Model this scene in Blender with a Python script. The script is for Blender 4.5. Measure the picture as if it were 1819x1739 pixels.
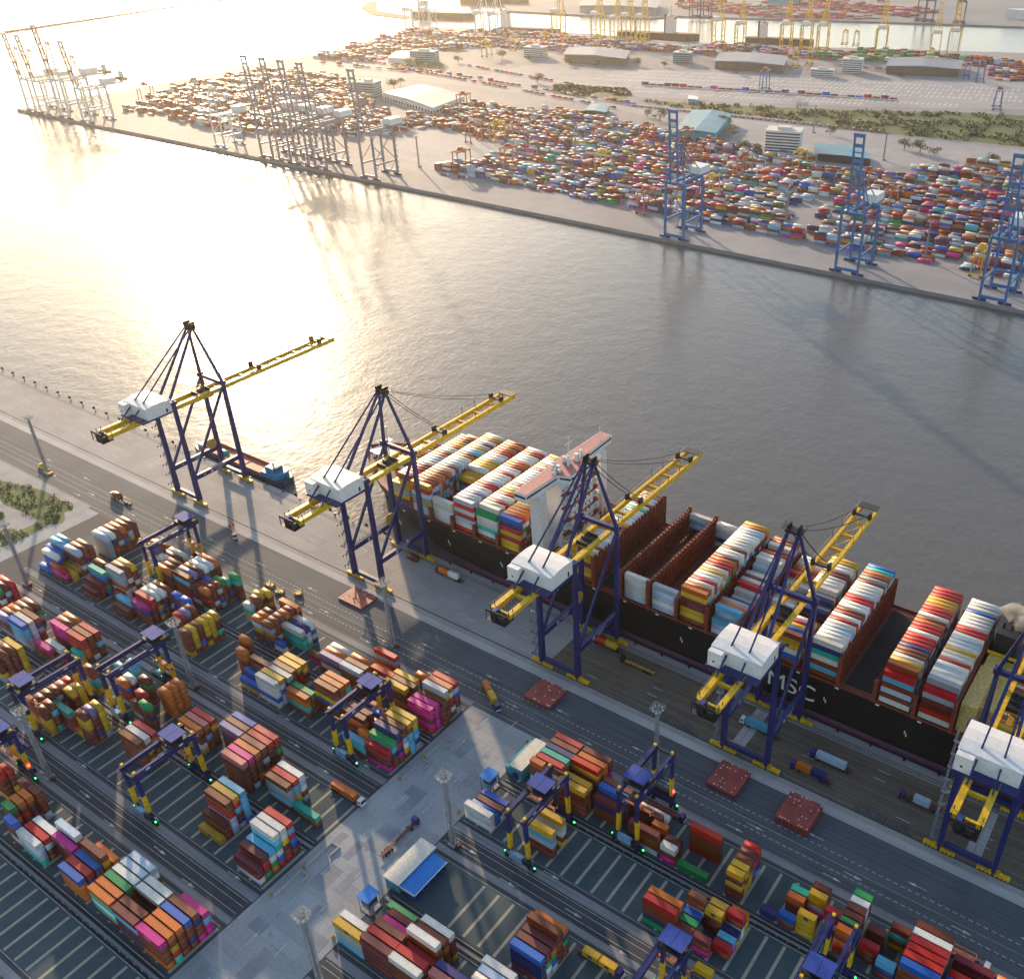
import bpy, math, random
import numpy as np
from mathutils import Vector, Matrix
R_ = math.radians
for o in list(bpy.data.objects): bpy.data.objects.remove(o)
S = bpy.context.scene
COL = S.collection
rnd = random.Random(7)

# ------------------------------------------------------------------ camera
YAW, PITCH, ROLL, F, CX, CY, HC = R_(122.975), R_(32.408), R_(-0.232), 1721.3, 1119.3, 890.0, 291.0
def cam_axes():
    cy, sy, cp, sp = math.cos(YAW), math.sin(YAW), math.cos(PITCH), math.sin(PITCH)
    fwd = Vector((cy*cp, sy*cp, -sp)); right = fwd.cross(Vector((0, 0, 1))).normalized(); down = fwd.cross(right)
    c, s = math.cos(ROLL), math.sin(ROLL)
    return c*right+s*down, -s*right+c*down, fwd
RT, DN, FW = cam_axes()
cam = bpy.data.objects.new('camera', bpy.data.cameras.new('camera')); COL.objects.link(cam)
m = Matrix((RT, -DN, -FW)).transposed().to_4x4(); m.translation = Vector((0, 0, HC)); cam.matrix_world = m
cam.data.sensor_fit = 'HORIZONTAL'; cam.data.sensor_width = 36; cam.data.lens = F*36/1819
cam.data.shift_x = (909.5-CX)/1819; cam.data.shift_y = (CY-869.5)/1819
cam.data.clip_start = 1; cam.data.clip_end = 60000
S.camera = cam
def at(u, v, z=0.0):
    'photo pixel -> point of the ground (or of the level z)'
    d = RT*((u-CX)/F)+DN*((v-CY)/F)+FW
    t = (z-HC)/d.z
    return (d.x*t, d.y*t)

# ------------------------------------------------------------------ light
SUN_AZ, SUN_EL = R_(145.5), R_(14.0)
w = bpy.data.worlds.new('World'); S.world = w; w.use_nodes = True
nt = w.node_tree; bg = nt.nodes['Background']
sky = nt.nodes.new('ShaderNodeTexSky'); sky.sky_type = 'NISHITA'; sky.sun_disc = False
sky.sun_elevation = SUN_EL; sky.sun_rotation = math.pi/2-SUN_AZ
sky.altitude = 100; sky.air_density = 1.0; sky.dust_density = 1.0; sky.ozone_density = 1.0
nt.links.new(sky.outputs[0], bg.inputs[0]); bg.inputs[1].default_value = 0.15
sl = bpy.data.lights.new('sun', 'SUN'); sl.energy = 3.4; sl.angle = R_(1.2); sl.color = (1.0, 0.73, 0.46)
so = bpy.data.objects.new('sun', sl); COL.objects.link(so)
sd = Vector((math.cos(SUN_AZ)*math.cos(SUN_EL), math.sin(SUN_AZ)*math.cos(SUN_EL), math.sin(SUN_EL)))
so.rotation_euler = sd.to_track_quat('Z', 'Y').to_euler()
S.view_settings.view_transform = 'Standard'; S.view_settings.look = 'None'
S.view_settings.exposure = 0.95; S.view_settings.gamma = 1.0
S.render.engine = 'CYCLES'
S.cycles.use_denoising = True
try: S.cycles.denoiser = 'OPENIMAGEDENOISE'
except Exception: pass
S.cycles.max_bounces = 5; S.cycles.diffuse_bounces = 2; S.cycles.glossy_bounces = 3; S.cycles.transmission_bounces = 2
S.cycles.volume_bounces = 0; S.cycles.caustics_reflective = False; S.cycles.caustics_refractive = False
S.cycles.sample_clamp_indirect = 4.0

HAZE = 0.00004
# ------------------------------------------------------------------ materials
def nodes(name):
    mt = bpy.data.materials.new(name); mt.use_nodes = True
    return mt, mt.node_tree, mt.node_tree.nodes['Principled BSDF']
def L(nt, a, b): nt.links.new(a, b)
def noise(nt, scale, detail=4, coord='Object', stretch=None, rough=.55):
    tc = nt.nodes.new('ShaderNodeTexCoord'); n = nt.nodes.new('ShaderNodeTexNoise')
    n.inputs['Scale'].default_value = scale; n.inputs['Detail'].default_value = detail; n.inputs['Roughness'].default_value = rough
    src = tc.outputs[coord]
    if stretch:
        mp = nt.nodes.new('ShaderNodeMapping'); mp.inputs['Scale'].default_value = stretch
        L(nt, src, mp.inputs[0]); src = mp.outputs[0]
    L(nt, src, n.inputs['Vector']); return n.outputs[0]
def ramp(nt, fac, a, b):
    r = nt.nodes.new('ShaderNodeMapRange'); r.inputs[1].default_value = a; r.inputs[2].default_value = b
    L(nt, fac, r.inputs[0]); return r.outputs[0]
def mix(nt, fac, a, b, kind='MIX'):
    x = nt.nodes.new('ShaderNodeMix'); x.data_type = 'RGBA'; x.blend_type = kind
    for sock, val in ((x.inputs[0], fac), (x.inputs[6], a), (x.inputs[7], b)):
        if hasattr(val, 'is_linked'): L(nt, val, sock)
        elif isinstance(val, (int, float)): sock.default_value = val
        else: sock.default_value = (*val, 1)
    return x.outputs[2]
def mat(name, c, rough=.5, metal=0.0, var=.18, scale=.8, emit=None):
    mt, nt, b = nodes(name)
    dark = tuple(q*(1-var*2) for q in c); lite = tuple(min(1, q*(1+var)) for q in c)
    L(nt, mix(nt, ramp(nt, noise(nt, scale), .3, .7), dark, lite), b.inputs['Base Color'])
    b.inputs['Roughness'].default_value = rough; b.inputs['Metallic'].default_value = metal
    if emit:
        b.inputs['Emission Color'].default_value = (*emit[0], 1); b.inputs['Emission Strength'].default_value = emit[1]
    return mt
def paint(name, source):
    'weathered container paint: the colour comes from the object or from its colour attribute'
    mt, nt, b = nodes(name)
    if source == 'object':
        oi = nt.nodes.new('ShaderNodeObjectInfo'); col = oi.outputs['Color']
    else:
        a = nt.nodes.new('ShaderNodeAttribute'); a.attribute_name = 'paint'; col = a.outputs['Color']
    st = noise(nt, .55, 5, stretch=(1, 1, .35))
    c1 = mix(nt, ramp(nt, st, .58, .75), col, (.13, .10, .08))
    mx = nt.nodes.new('ShaderNodeMix'); mx.data_type = 'RGBA'; mx.inputs[0].default_value = .2
    L(nt, col, mx.inputs[6]); L(nt, c1, mx.inputs[7])
    fine = ramp(nt, noise(nt, 2.2, 3), .3, .7)
    out = mix(nt, fine, mix(nt, .22, mx.outputs[2], (0, 0, 0)), mx.outputs[2])
    L(nt, out, b.inputs['Base Color']); b.inputs['Roughness'].default_value = .5
    if source == 'object':
        tc = nt.nodes.new('ShaderNodeTexCoord'); wv = nt.nodes.new('ShaderNodeTexWave')
        wv.inputs['Scale'].default_value = 1.1; wv.bands_direction = 'X'; wv.wave_profile = 'TRI'
        L(nt, tc.outputs['Object'], wv.inputs[0])
        bp = nt.nodes.new('ShaderNodeBump'); bp.inputs['Strength'].default_value = .35; bp.inputs['Distance'].default_value = .05
        L(nt, wv.outputs[1], bp.inputs['Height']); L(nt, bp.outputs[0], b.inputs['Normal'])
    return mt
def surface(name, c1, c2, streak=None, rough=.8, joints=None, sc=.05, fine=.9, spots=None):
    'ground: large patches, fine grain, tyre streaks along the quay, slab joints'
    mt, nt, b = nodes(name)
    col = mix(nt, ramp(nt, noise(nt, sc, 5), .35, .65), c1, c2)
    col = mix(nt, ramp(nt, noise(nt, fine, 4), .3, .75), mix(nt, .18, col, (0, 0, 0)), col)
    if streak:
        sn = ramp(nt, noise(nt, 1.0, 4, stretch=(.012, .9, 1)), .45, .7)
        col = mix(nt, mix(nt, .55, (0, 0, 0), (1, 1, 1)) if False else sn, col, mix(nt, .6, col, streak))
    if spots:
        col = mix(nt, ramp(nt, noise(nt, .12, 6, rough=.7), .6, .68), col, mix(nt, .55, col, spots))
    if joints:
        tc = nt.nodes.new('ShaderNodeTexCoord'); br = nt.nodes.new('ShaderNodeTexBrick')
        br.inputs['Scale'].default_value = 1; br.inputs['Brick Width'].default_value = joints[0]; br.inputs['Row Height'].default_value = joints[1]
        br.inputs['Mortar Size'].default_value = .06; br.offset = 0
        br.inputs['Color1'].default_value = (1, 1, 1, 1); br.inputs['Color2'].default_value = (.84, .85, .86, 1); br.inputs['Mortar'].default_value = (.62, .62, .62, 1)
        L(nt, tc.outputs['Object'], br.inputs['Vector'])
        col = mix(nt, 1.0, col, br.outputs[0], 'MULTIPLY')
    L(nt, col, b.inputs['Base Color']); b.inputs['Roughness'].default_value = rough
    return mt
M = {}
M['cont'] = paint('container_paint', 'object'); M['contv'] = paint('container_paint_mixed', 'attr')
M['rod'] = mat('galvanised', (.45, .45, .43), .45, .4)
M['navy'] = mat('navy_paint', (.014, .022, .13), .38); M['yellow'] = mat('yellow_paint', (.80, .48, .008), .4)
M['black'] = mat('black_steel', (.016, .017, .022), .5); M['cable'] = mat('cable', (.02, .02, .03), .5)
M['white'] = mat('white_paint', (.78, .76, .72), .45, var=.06); M['grey'] = mat('grey_steel', (.30, .31, .32), .5)
M['stair'] = mat('stair_steel', (.16, .17, .19), .5); M['royal'] = mat('blue_roof_paint', (.006, .05, .32), .7)
M['bright'] = mat('bright_blue_roof', (.006, .20, .62), .4, var=.08); M['cream'] = mat('cream_roof', (.72, .66, .54), .6, var=.08)
M['teal'] = mat('teal_wall', (.05, .36, .44), .55); M['glass'] = mat('dark_glass', (.02, .03, .04), .12)
M['crane_blue'] = mat('crane_blue_paint', (.035, .17, .38), .4); M['crane_grey'] = mat('crane_grey_paint', (.30, .29, .33), .45)
M['crane_white'] = mat('crane_white_paint', (.74, .71, .66), .45, var=.08); M['orange'] = mat('orange_paint', (.60, .20, .08), .45)
M['crane_red'] = mat('crane_red_paint', (.40, .08, .03), .45); M['hatch'] = mat('hatch_red', (.33, .052, .04), .55, var=.2, scale=.3)
M['hull'] = mat('hull_black', (.008, .008, .009), .42, var=.3); M['boot'] = mat('boot_top', (.17, .07, .115), .55)
M['lash'] = mat('lashing_red', (.25, .045, .022), .55); M['deck'] = mat('deck_maroon', (.16, .035, .03), .6)
M['rubber'] = mat('rubber', (.015, .015, .016), .8); M['purple'] = mat('cab_purple', (.07, .03, .22), .35)
M['ltblue'] = mat('light_blue_cabin', (.22, .42, .58), .45); M['gold'] = mat('ochre_paint', (.55, .31, .05), .5)
M['red'] = mat('red_paint', (.42, .03, .02), .45); M['green_lamp'] = mat('green_lamp', (.05, .5, .1), .3, emit=((.05, 1, .2), 3)); M['red_lamp'] = mat('red_lamp', (.5, .03, .03), .3, emit=((1, .05, .05), 4))
M['leaf'] = mat('leaf', (.055, .095, .018), .6, var=.35, scale=.25); M['bark'] = mat('bark', (.10, .07, .045), .8)
M['leaf2'] = mat('dry_leaf', (.13, .12, .025), .65, var=.3, scale=.2)
M['roofgrey'] = mat('grey_roof', (.20, .22, .26), .5, scale=.1); M['tealroof'] = mat('teal_roof', (.008, .20, .27), .45, scale=.05)
M['stone'] = mat('breakwater_stone', (.16, .12, .09), .9, scale=.3); M['quaywall'] = mat('quay_wall', (.17, .12, .075), .85, scale=.3)
M['text'] = mat('white_lettering', (.8, .8, .78), .5, var=.02); M['textd'] = mat('dark_lettering', (.02, .05, .12), .5, var=.02)
M['mark'] = mat('road_paint', (.62, .60, .55), .7, var=.2, scale=.5); M['bay'] = surface('bay_paint', (.40, .36, .26), (.46, .42, .32), fine=1.5, spots=(.28, .15, .04), sc=.3)
M['asphalt'] = surface('asphalt', (.085, .10, .115), (.115, .13, .145), streak=(.03, .034, .04)); M['yard'] = surface('yard_asphalt', (.045, .052, .064), (.062, .07, .08), streak=(.02, .024, .03))
M['padA'] = surface('bay_asphalt', (.042, .075, .092), (.062, .10, .115), fine=.5, sc=.09, spots=(.03, .04, .05)); M['wheel'] = surface('wheel_lane_concrete', (.24, .25, .26), (.32, .32, .33), streak=(.10, .11, .13))
M['concrete'] = surface('concrete', (.36, .38, .39), (.46, .46, .45), joints=(9, 5), spots=(.10, .13, .16), sc=.04); M['apron'] = surface('apron_concrete', (.36, .33, .31), (.44, .41, .38), joints=(12, 6), spots=(.2, .19, .2), sc=.03)
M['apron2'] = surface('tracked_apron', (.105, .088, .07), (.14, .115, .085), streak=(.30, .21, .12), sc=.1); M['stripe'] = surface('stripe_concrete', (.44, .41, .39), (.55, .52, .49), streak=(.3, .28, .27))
M['sand'] = surface('sandy_earth', (.30, .29, .28), (.42, .40, .37), sc=.06); M['farlot'] = surface('far_paving', (.30, .29, .30), (.40, .38, .37), sc=.006, fine=.05); M['farroad'] = surface('far_road', (.26, .25, .26), (.33, .31, .31), sc=.01, fine=.05)
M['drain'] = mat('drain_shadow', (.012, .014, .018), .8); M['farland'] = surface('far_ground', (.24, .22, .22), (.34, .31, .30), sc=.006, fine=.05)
M['farland2'] = surface('distant_ground', (.17, .19, .22), (.24, .25, .27), sc=.004, fine=.05); M['turf'] = surface('turf', (.05, .10, .012), (.11, .14, .025), sc=.05, fine=.3)

# ------------------------------------------------------------------ mesh helpers
class MB:
    def __init__(s): s.v = []; s.f = []; s.m = []
    def add(s, v, f, mi=0):
        b = len(s.v); s.v += v; s.f += [tuple(i+b for i in q) for q in f]; s.m += [mi]*len(f); return s
    def box(s, x0, x1, y0, y1, z0, z1, mi=0):
        return s.add([(x0, y0, z0), (x1, y0, z0), (x1, y1, z0), (x0, y1, z0), (x0, y0, z1), (x1, y0, z1), (x1, y1, z1), (x0, y1, z1)],
                     [(3, 2, 1, 0), (4, 5, 6, 7), (0, 1, 5, 4), (1, 2, 6, 5), (2, 3, 7, 6), (3, 0, 4, 7)], mi)
    def beam(s, p, q, w, h=None, mi=0, w2=None, h2=None):
        p = Vector(p); q = Vector(q); d = (q-p).normalized(); h = h or w; w2 = w2 or w; h2 = h2 or h
        up = Vector((0, 0, 1)) if abs(d.z) < .95 else Vector((0, 1, 0))
        a = d.cross(up).normalized(); b = a.cross(d)
        v = []
        for c, ww, hh in ((p, w, h), (q, w2, h2)):
            for i, j in ((-1, -1), (1, -1), (1, 1), (-1, 1)): v.append(tuple(c+a*(i*ww/2)+b*(j*hh/2)))
        return s.add(v, [(0, 1, 2, 3), (7, 6, 5, 4), (1, 0, 4, 5), (2, 1, 5, 6), (3, 2, 6, 7), (0, 3, 7, 4)], mi)
    def tube(s, p, q, r, n=8, mi=0, r2=None):
        p = Vector(p); q = Vector(q); d = (q-p).normalized(); r2 = r if r2 is None else r2
        up = Vector((0, 0, 1)) if abs(d.z) < .95 else Vector((1, 0, 0)); a = d.cross(up).normalized(); b = a.cross(d)
        v = []
        for c, rr in ((p, r), (q, r2)):
            for k in range(n):
                t = 2*math.pi*k/n; v.append(tuple(c+(a*math.cos(t)+b*math.sin(t))*rr))
        f = [(k, (k+1) % n, n+(k+1) % n, n+k) for k in range(n)]+[tuple(range(n-1, -1, -1)), tuple(range(n, 2*n))]
        return s.add(v, f, mi)
    def poly(s, pts, z0, z1=None, mi=0):
        'flat polygon, or a prism when z1 is given'
        n = len(pts)
        ar = sum(pts[i][0]*pts[(i+1) % n][1]-pts[(i+1) % n][0]*pts[i][1] for i in range(n))
        if ar < 0: pts = pts[::-1]
        if z1 is None: return s.add([(x, y, z0) for x, y in pts], [tuple(range(n))], mi)
        v = [(x, y, z0) for x, y in pts]+[(x, y, z1) for x, y in pts]
        return s.add(v, [tuple(range(n-1, -1, -1)), tuple(range(n, 2*n))]+[(i, (i+1) % n, n+(i+1) % n, n+i) for i in range(n)], mi)
    def rect(s, x0, x1, y0, y1, z, mi=0): return s.add([(x0, y0, z), (x1, y0, z), (x1, y1, z), (x0, y1, z)], [(0, 1, 2, 3)], mi)
    def mesh(s, name, mats):
        me = bpy.data.meshes.new(name); me.from_pydata(s.v, [], s.f)
        mats = mats if isinstance(mats, (list, tuple)) else [mats]
        for x in mats: me.materials.append(M[x] if isinstance(x, str) else x)
        if len(mats) > 1: me.polygons.foreach_set('material_index', s.m)
        me.update(); return me
    def build(s, name, mats, parent=None): return link(name, s.mesh(name, mats), parent)
def link(name, me, parent=None):
    o = bpy.data.objects.new(name, me); COL.objects.link(o)
    if parent: o.parent = parent
    return o
def tag(o, label, cat, group=None):
    o['label'] = label; o['category'] = cat
    if group: o['group'] = group
    return o
def thing(name, label, cat, loc, rz=0, group=None):
    o = bpy.data.objects.new(name, None); COL.objects.link(o); o.location = loc; o.rotation_euler = (0, 0, rz)
    return tag(o, label, cat, group)
def struct(name, mb, mats):
    o = mb.build(name, mats); o['kind'] = 'structure'; return o
KIDS = {}
def copy_tree(o, label, loc, rz=0, parent=None, group=None):
    if o.name not in KIDS: KIDS[o.name] = list(o.children)
    c = o.copy(); COL.objects.link(c)
    if parent: c.parent = parent
    else:
        c.location = loc; c.rotation_euler = (0, 0, rz); c['label'] = label
        if group: c['group'] = group
    for ch in KIDS[o.name]: copy_tree(ch, None, None, 0, c)
    return c
TXT = {}
def text_mesh(t, size, mname):
    k = (t, size, mname)
    if k not in TXT:
        cu = bpy.data.curves.new('lettering', 'FONT'); cu.body = t; cu.size = size; cu.align_x = 'CENTER'; cu.align_y = 'CENTER'; cu.extrude = .01
        ob = bpy.data.objects.new('lettering', cu); COL.objects.link(ob)
        dg = bpy.context.evaluated_depsgraph_get(); me = bpy.data.meshes.new_from_object(ob.evaluated_get(dg))
        bpy.data.objects.remove(ob); me.materials.clear(); me.materials.append(M[mname]); TXT[k] = me
    return TXT[k]
def text(t, size, mname, loc, rot, parent): 
    o = link('lettering', text_mesh(t, size, mname), parent); o.location = loc; o.rotation_euler = rot; return o
ORD = ['first', 'second', 'third', 'fourth', 'fifth', 'sixth', 'seventh', 'eighth', 'ninth', 'tenth', 'eleventh', 'twelfth', 'thirteenth', 'fourteenth', 'fifteenth', 'sixteenth', 'seventeenth', 'eighteenth', 'nineteenth', 'twentieth']
def ordn(i):
    if i < 20: return ORD[i]
    tens = ['twenty', 'thirty', 'forty', 'fifty', 'sixty', 'seventy', 'eighty', 'ninety'][(i+1)//10-2]
    return tens[:-1]+'ieth' if (i+1) % 10 == 0 else tens+'-'+ORD[(i+1) % 10-1]

# ------------------------------------------------------------------ water, land
def water_mat():
    mt, nt, b = nodes('sea_water')
    b.inputs['Base Color'].default_value = (.13, .125, .115, 1); b.inputs['Roughness'].default_value = .22; b.inputs['IOR'].default_value = 1.33
    tc = nt.nodes.new('ShaderNodeTexCoord')
    hs = []
    for sc, st, amp in ((.32, (1, .55, 1), 1.0), (.075, (.8, 1, 1), 2.2), (.012, (1, .5, 1), 1.5)):
        n = noise(nt, sc, 3, stretch=st); mm = nt.nodes.new('ShaderNodeMath'); mm.operation = 'MULTIPLY'; mm.inputs[1].default_value = amp
        L(nt, n, mm.inputs[0]); hs.append(mm.outputs[0])
    a = nt.nodes.new('ShaderNodeMath'); L(nt, hs[0], a.inputs[0]); L(nt, hs[1], a.inputs[1])
    a2 = nt.nodes.new('ShaderNodeMath'); L(nt, a.outputs[0], a2.inputs[0]); L(nt, hs[2], a2.inputs[1])
    bp = nt.nodes.new('ShaderNodeBump'); bp.inputs['Strength'].default_value = .4; bp.inputs['Distance'].default_value = .4
    L(nt, a2.outputs[0], bp.inputs['Height']); L(nt, bp.outputs[0], b.inputs['Normal'])
    return mt
M['water'] = water_mat()
struct('water', MB().rect(-16000, 16000, -2000, 26000, -3.5), 'water')
struct('ground', MB().box(-2600, 900, -1500, 284.6, -9, 0).box(-2600, 900, 284.6, 285.4, -9, -.35), ['concrete'])
g = MB()
def sheet(name, m_, z, *rects):
    b = MB()
    for r in rects: b.rect(*r, z)
    return struct(name, b, m_)
sheet('quay_apron', 'apron', .010, (-2600, 900, 247, 284.6))
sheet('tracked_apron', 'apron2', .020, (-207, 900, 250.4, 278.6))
sheet('quay_road', 'asphalt', .010, (-2600, 900, 213.8, 243.2))
sheet('kerb_strip', 'stripe', .012, (-2600, 900, 243.2, 247.0))
sheet('yard_pavement', 'yard', .010, (-485, -217.5, -200, 213.8), (-182.5, 900, -200, 213.8))
wl = []; pads = []
for p in range(4):
    y = -60.6*p
    for x0, x1 in ((-470, -218), (-182, 600)):
        wl += [(x0, x1, 188.2+y, 189.1+y), (x0, x1, 213.0+y, 215.6+y) if p == 0 else (x0, x1, 212.9+y, 215.4+y), (x0, x1, 162.4+y, 165.4+y)]
        pads += [(x0, x1, 167.2+y, 186.6+y), (x0, x1, 191.6+y, 211.0+y)]
sheet('bay_paving', 'padA', .022, *pads)
sheet('wheel_lane', 'wheel', .026, *wl)
sheet('rail_track', 'drain', .034, (-2600, 900, 249.7, 250.3), (-2600, 900, 279.6, 279.9), (-2600, 900, 280.9, 281.2))
dr = MB(); kb = MB()
for p in range(4):
    y = -60.6*p
    for x0, x1 in ((-455, -219), (-180, 600)):
        dr.rect(x0, x1, 186.8+y, 188.0+y, .03); dr.rect(x0, x1, 189.3+y, 190.2+y, .03)
        kb.box(x0, x1, 186.5+y, 186.8+y, 0, .25); kb.box(x0, x1, 190.2+y, 190.5+y, 0, .25)
        k = x0
        while k < x1: kb.box(k, k+.25, 187.6+y, 187.9+y, 0, .9); k += 4
        kb.box(x0, x1, 187.7+y, 187.8+y, .9, 1.0)
struct('drain', dr, 'drain'); struct('kerb', kb, 'grey')
# painted bays, lanes and arrows
bm_ = MB(); mk = MB()
for p in range(4):
    y = -60.6*p
    for base, n0, n1 in ((-219.6+.15, -37, 1), (-79.3+.15, -16, 60)):
        for k in range(n0, n1):
            x = base+6.42*k
            if base < -200 and (x > -218 or x < -460): continue
            if base > -200 and (p == 1 and x < -160 or x < -178): continue
            for y0 in (167.6, 191.9):
                bm_.rect(x-.55, x+.55, y0+y, y0+18.4+y, .032)
        x0, x1 = (-460, -219) if base < -200 else (-181, 500)
        for yy in (166.9, 211.2): mk.rect(x0, x1, yy+y, yy+.14+y, .036)
        for yy in (159.6, 156.6, 161.6): mk.rect(x0, x1, yy+y-.07, yy+y+.07, .036)
x = -2600
while x < 900:
    for yy in (228.5, 221.5): mk.rect(x, x+1.6, yy-.12, yy+.12, .036)
    x += 2.6
mk.rect(-2600, 900, 225.0, 225.12, .036); mk.rect(-2600, 900, 215.9, 216.05, .036)
for xx in range(-1000, 600, 14):
    for yy in (256, 260.5, 265, 269.5, 274):
        if (xx*7+int(yy)) % 5 == 0: mk.rect(xx, xx+5, yy-.15, yy+.15, .036)
def arrow(x, y, s):
    mk.rect(min(x, x+s*4), max(x, x+s*4), y-.12, y+.12, .037); mk.poly([(x+s*4, y-.55), (x+s*4, y+.55), (x+s*7, y)], .037)
for x in range(-560, 200, 38):
    arrow(x, 231.5, -1); arrow(x+11, 223.2, 1); arrow(x+5, 218.6, 1)
for p in (0, 1):
    for x in range(-450, 250, 46):
        if -232 < x < -180: continue
        arrow(x, 158.1-60.6*p, 1); arrow(x+20, 155.2-60.6*p, 1); arrow(x+31, 165.9-60.6*p, 1)
struct('bay_markings', bm_, 'bay'); struct('road_markings', mk, 'mark')
# concrete cross road with its patches
cr = [(-217.5, -182.5, -200, 213.6)]
sheet('cross_road', 'concrete', .040, *cr)
b = MB()
for i in range(26):
    y0 = 40+rnd.random()*170; x0 = -216+rnd.random()*26; w_, h_ = 3+rnd.random()*5, 4+rnd.random()*9
    b.rect(x0, min(x0+w_, -183), y0, y0+h_, .046+.002*i)
struct('repair_patch', b, surface('patch_concrete', (.25, .26, .28), (.36, .36, .37), sc=.1))
b = MB()
for i, yy in enumerate(range(20, 212, 17)):
    b.rect(-207.1, -206.8, yy, yy+6, .12); b.rect(-196.1, -195.8, yy+5, yy+10, .12)
    if i % 2 == 0: b.poly([(-207.5, yy+6), (-206.4, yy+6), (-206.95, yy+8.5)], .12)
struct('lane_arrows', b, 'mark')
# turf and bare earth beside the yard
def blob(cx, cy, rx, ry, n=40, j=.18, seed=1):
    q = random.Random(seed); ph = [q.random()*6.28 for _ in range(4)]
    return [(cx+rx*(1+j*sum(math.sin((i+2)*2*math.pi*k/n+ph[i])/(i+1) for i in range(4)))*math.cos(2*math.pi*k/n),
             cy+ry*(1+j*sum(math.sin((i+2)*2*math.pi*k/n+ph[i])/(i+1) for i in range(4)))*math.sin(2*math.pi*k/n)) for k in range(n)]
struct('bare_earth', MB().poly([(-495.5, 215.5), (-2500, 215.5), (-2500, -200), (-486, -200), (-486, 100), (-495.5, 166)], .05), 'sand')
TURF = [blob(-530, 200, 30, 11.5, seed=3), blob(-508, 204, 9, 7, seed=5), blob(-543, 178, 17, 9, seed=8), blob(-505, 174, 9, 5, seed=9), blob(-640, 195, 75, 14, seed=6), blob(-500.5, 185, 4, 18, seed=11), blob(-560, 150, 30, 12, seed=13)]
b = MB()
for i, t in enumerate(TURF): b.poly(t, .06+.004*i)
struct('turf', b, 'turf')
# far shore
FARL = [at(28, 196), (-1652, 900), at(240, 158), at(345, 136), at(430, 118), at(560, 96), at(700, 60), at(735, 47), at(1050, 61), at(1190, 74), at(1420, 84), at(1600, 88), (-500, 2295), (400, 2600), (900, 2760), (900, 803.5), (-1640, 803.5)]
struct('far_shore', MB().poly(FARL[1:], -9, 0), 'farland')
struct('far_quay_apron', MB().poly([(-1640, 803.6), (900, 803.6), (900, 868), (-1640, 868)], .02), 'farroad')
FAR2 = [at(905, 20), at(1150, 33), at(1200, 29), at(1560, 39), at(1819, 48), (600, 3200), (600, 9000), (-6000, 9000), (-3000, 3600), (-2300, 2700)]
struct('distant_shore', MB().poly(FAR2, -9, 0), 'farland2')
struct('spit', MB().poly([at(655, 2), at(640, 12), at(660, 25), at(720, 32), at(735, 29), at(670, 18), at(668, 2)], -9, -2.2), 'stone')
struct('far_road', MB().poly([at(620, 124), at(800, 138), at(1000, 160), at(1200, 197), at(1400, 222), at(1819, 268), at(1819, 283), at(1400, 234), at(1150, 205), at(1000, 178), at(800, 150), at(620, 131)], .03), 'farlot')
struct('far_lot', MB().poly([at(835, 142), at(930, 117), at(1819, 149), at(1819, 195), at(1500, 190), at(1130, 172)], .03).poly([at(700, 232), at(760, 225), at(935, 262), at(800, 320), at(700, 300)], .035).poly([at(1290, 215), at(1819, 268), at(1819, 282), at(1560, 300), at(1300, 262)], .036), 'farlot')
struct('far_turf', MB().poly([at(985, 153), at(1112, 160), at(1119, 170), at(1105, 180), at(985, 168)], .05).poly([at(1130, 178), at(1219, 184), at(1500, 196), at(1700, 200), at(1819, 206), at(1819, 262), at(1560, 236), at(1400, 213), at(1200, 191)], .05).poly([at(700, 112), at(785, 112), at(790, 124), at(700, 120)], .05), 'turf')
b = MB()
u = Vector((.959, .284)); v = Vector((-.284, .959)); o0 = Vector((-960, 1512))
for row, (d0, n) in enumerate(((-28, 74), (40, 84), (75, 86), (110, 88), (145, 90), (-62, 50))):
    for k in range(n):
        if rnd.random() < .14: continue
        p = o0+u*(k*8.6-110+row*12)+v*d0
        q = [p, p+u*2.6, p+u*2.6+v*20+u*4, p+v*20+u*4]
        b.poly([(a.x, a.y) for a in q], .06)
for k in range(16):
    for d0 in (880, 905, 935, 965, 1000): b.rect(-1010+k*16, -1010+k*16+9, d0, d0+.8, .06)
struct('far_markings', b, 'mark')
# breakwater in the open sea
b = MB()
P0, P1 = at(-60, 66), at(402, -2)
for k in range(420):
    t = k/419; x = P0[0]+(P1[0]-P0[0])*t; y = P0[1]+(P1[1]-P0[1])*t
    b.add([(x+rnd.uniform(-4, 4)+dx*4.5, y+rnd.uniform(-1, 1)+dy*2.5, -5+dz*rnd.uniform(3.4, 5.2)) for dx, dy, dz in ((-1, -1, 0), (1, -1, 0), (1, 1, 0), (-1, 1, 0), (-.6, -.6, 1), (.6, -.6, 1), (.6, .6, 1), (-.6, .6, 1))],
          [(4, 5, 6, 7), (0, 1, 5, 4), (1, 2, 6, 5), (2, 3, 7, 6), (3, 0, 4, 7)])
tag(b.build('breakwater', 'stone'), 'long low dark stone breakwater lying alone across the open sea', 'breakwater')

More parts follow.
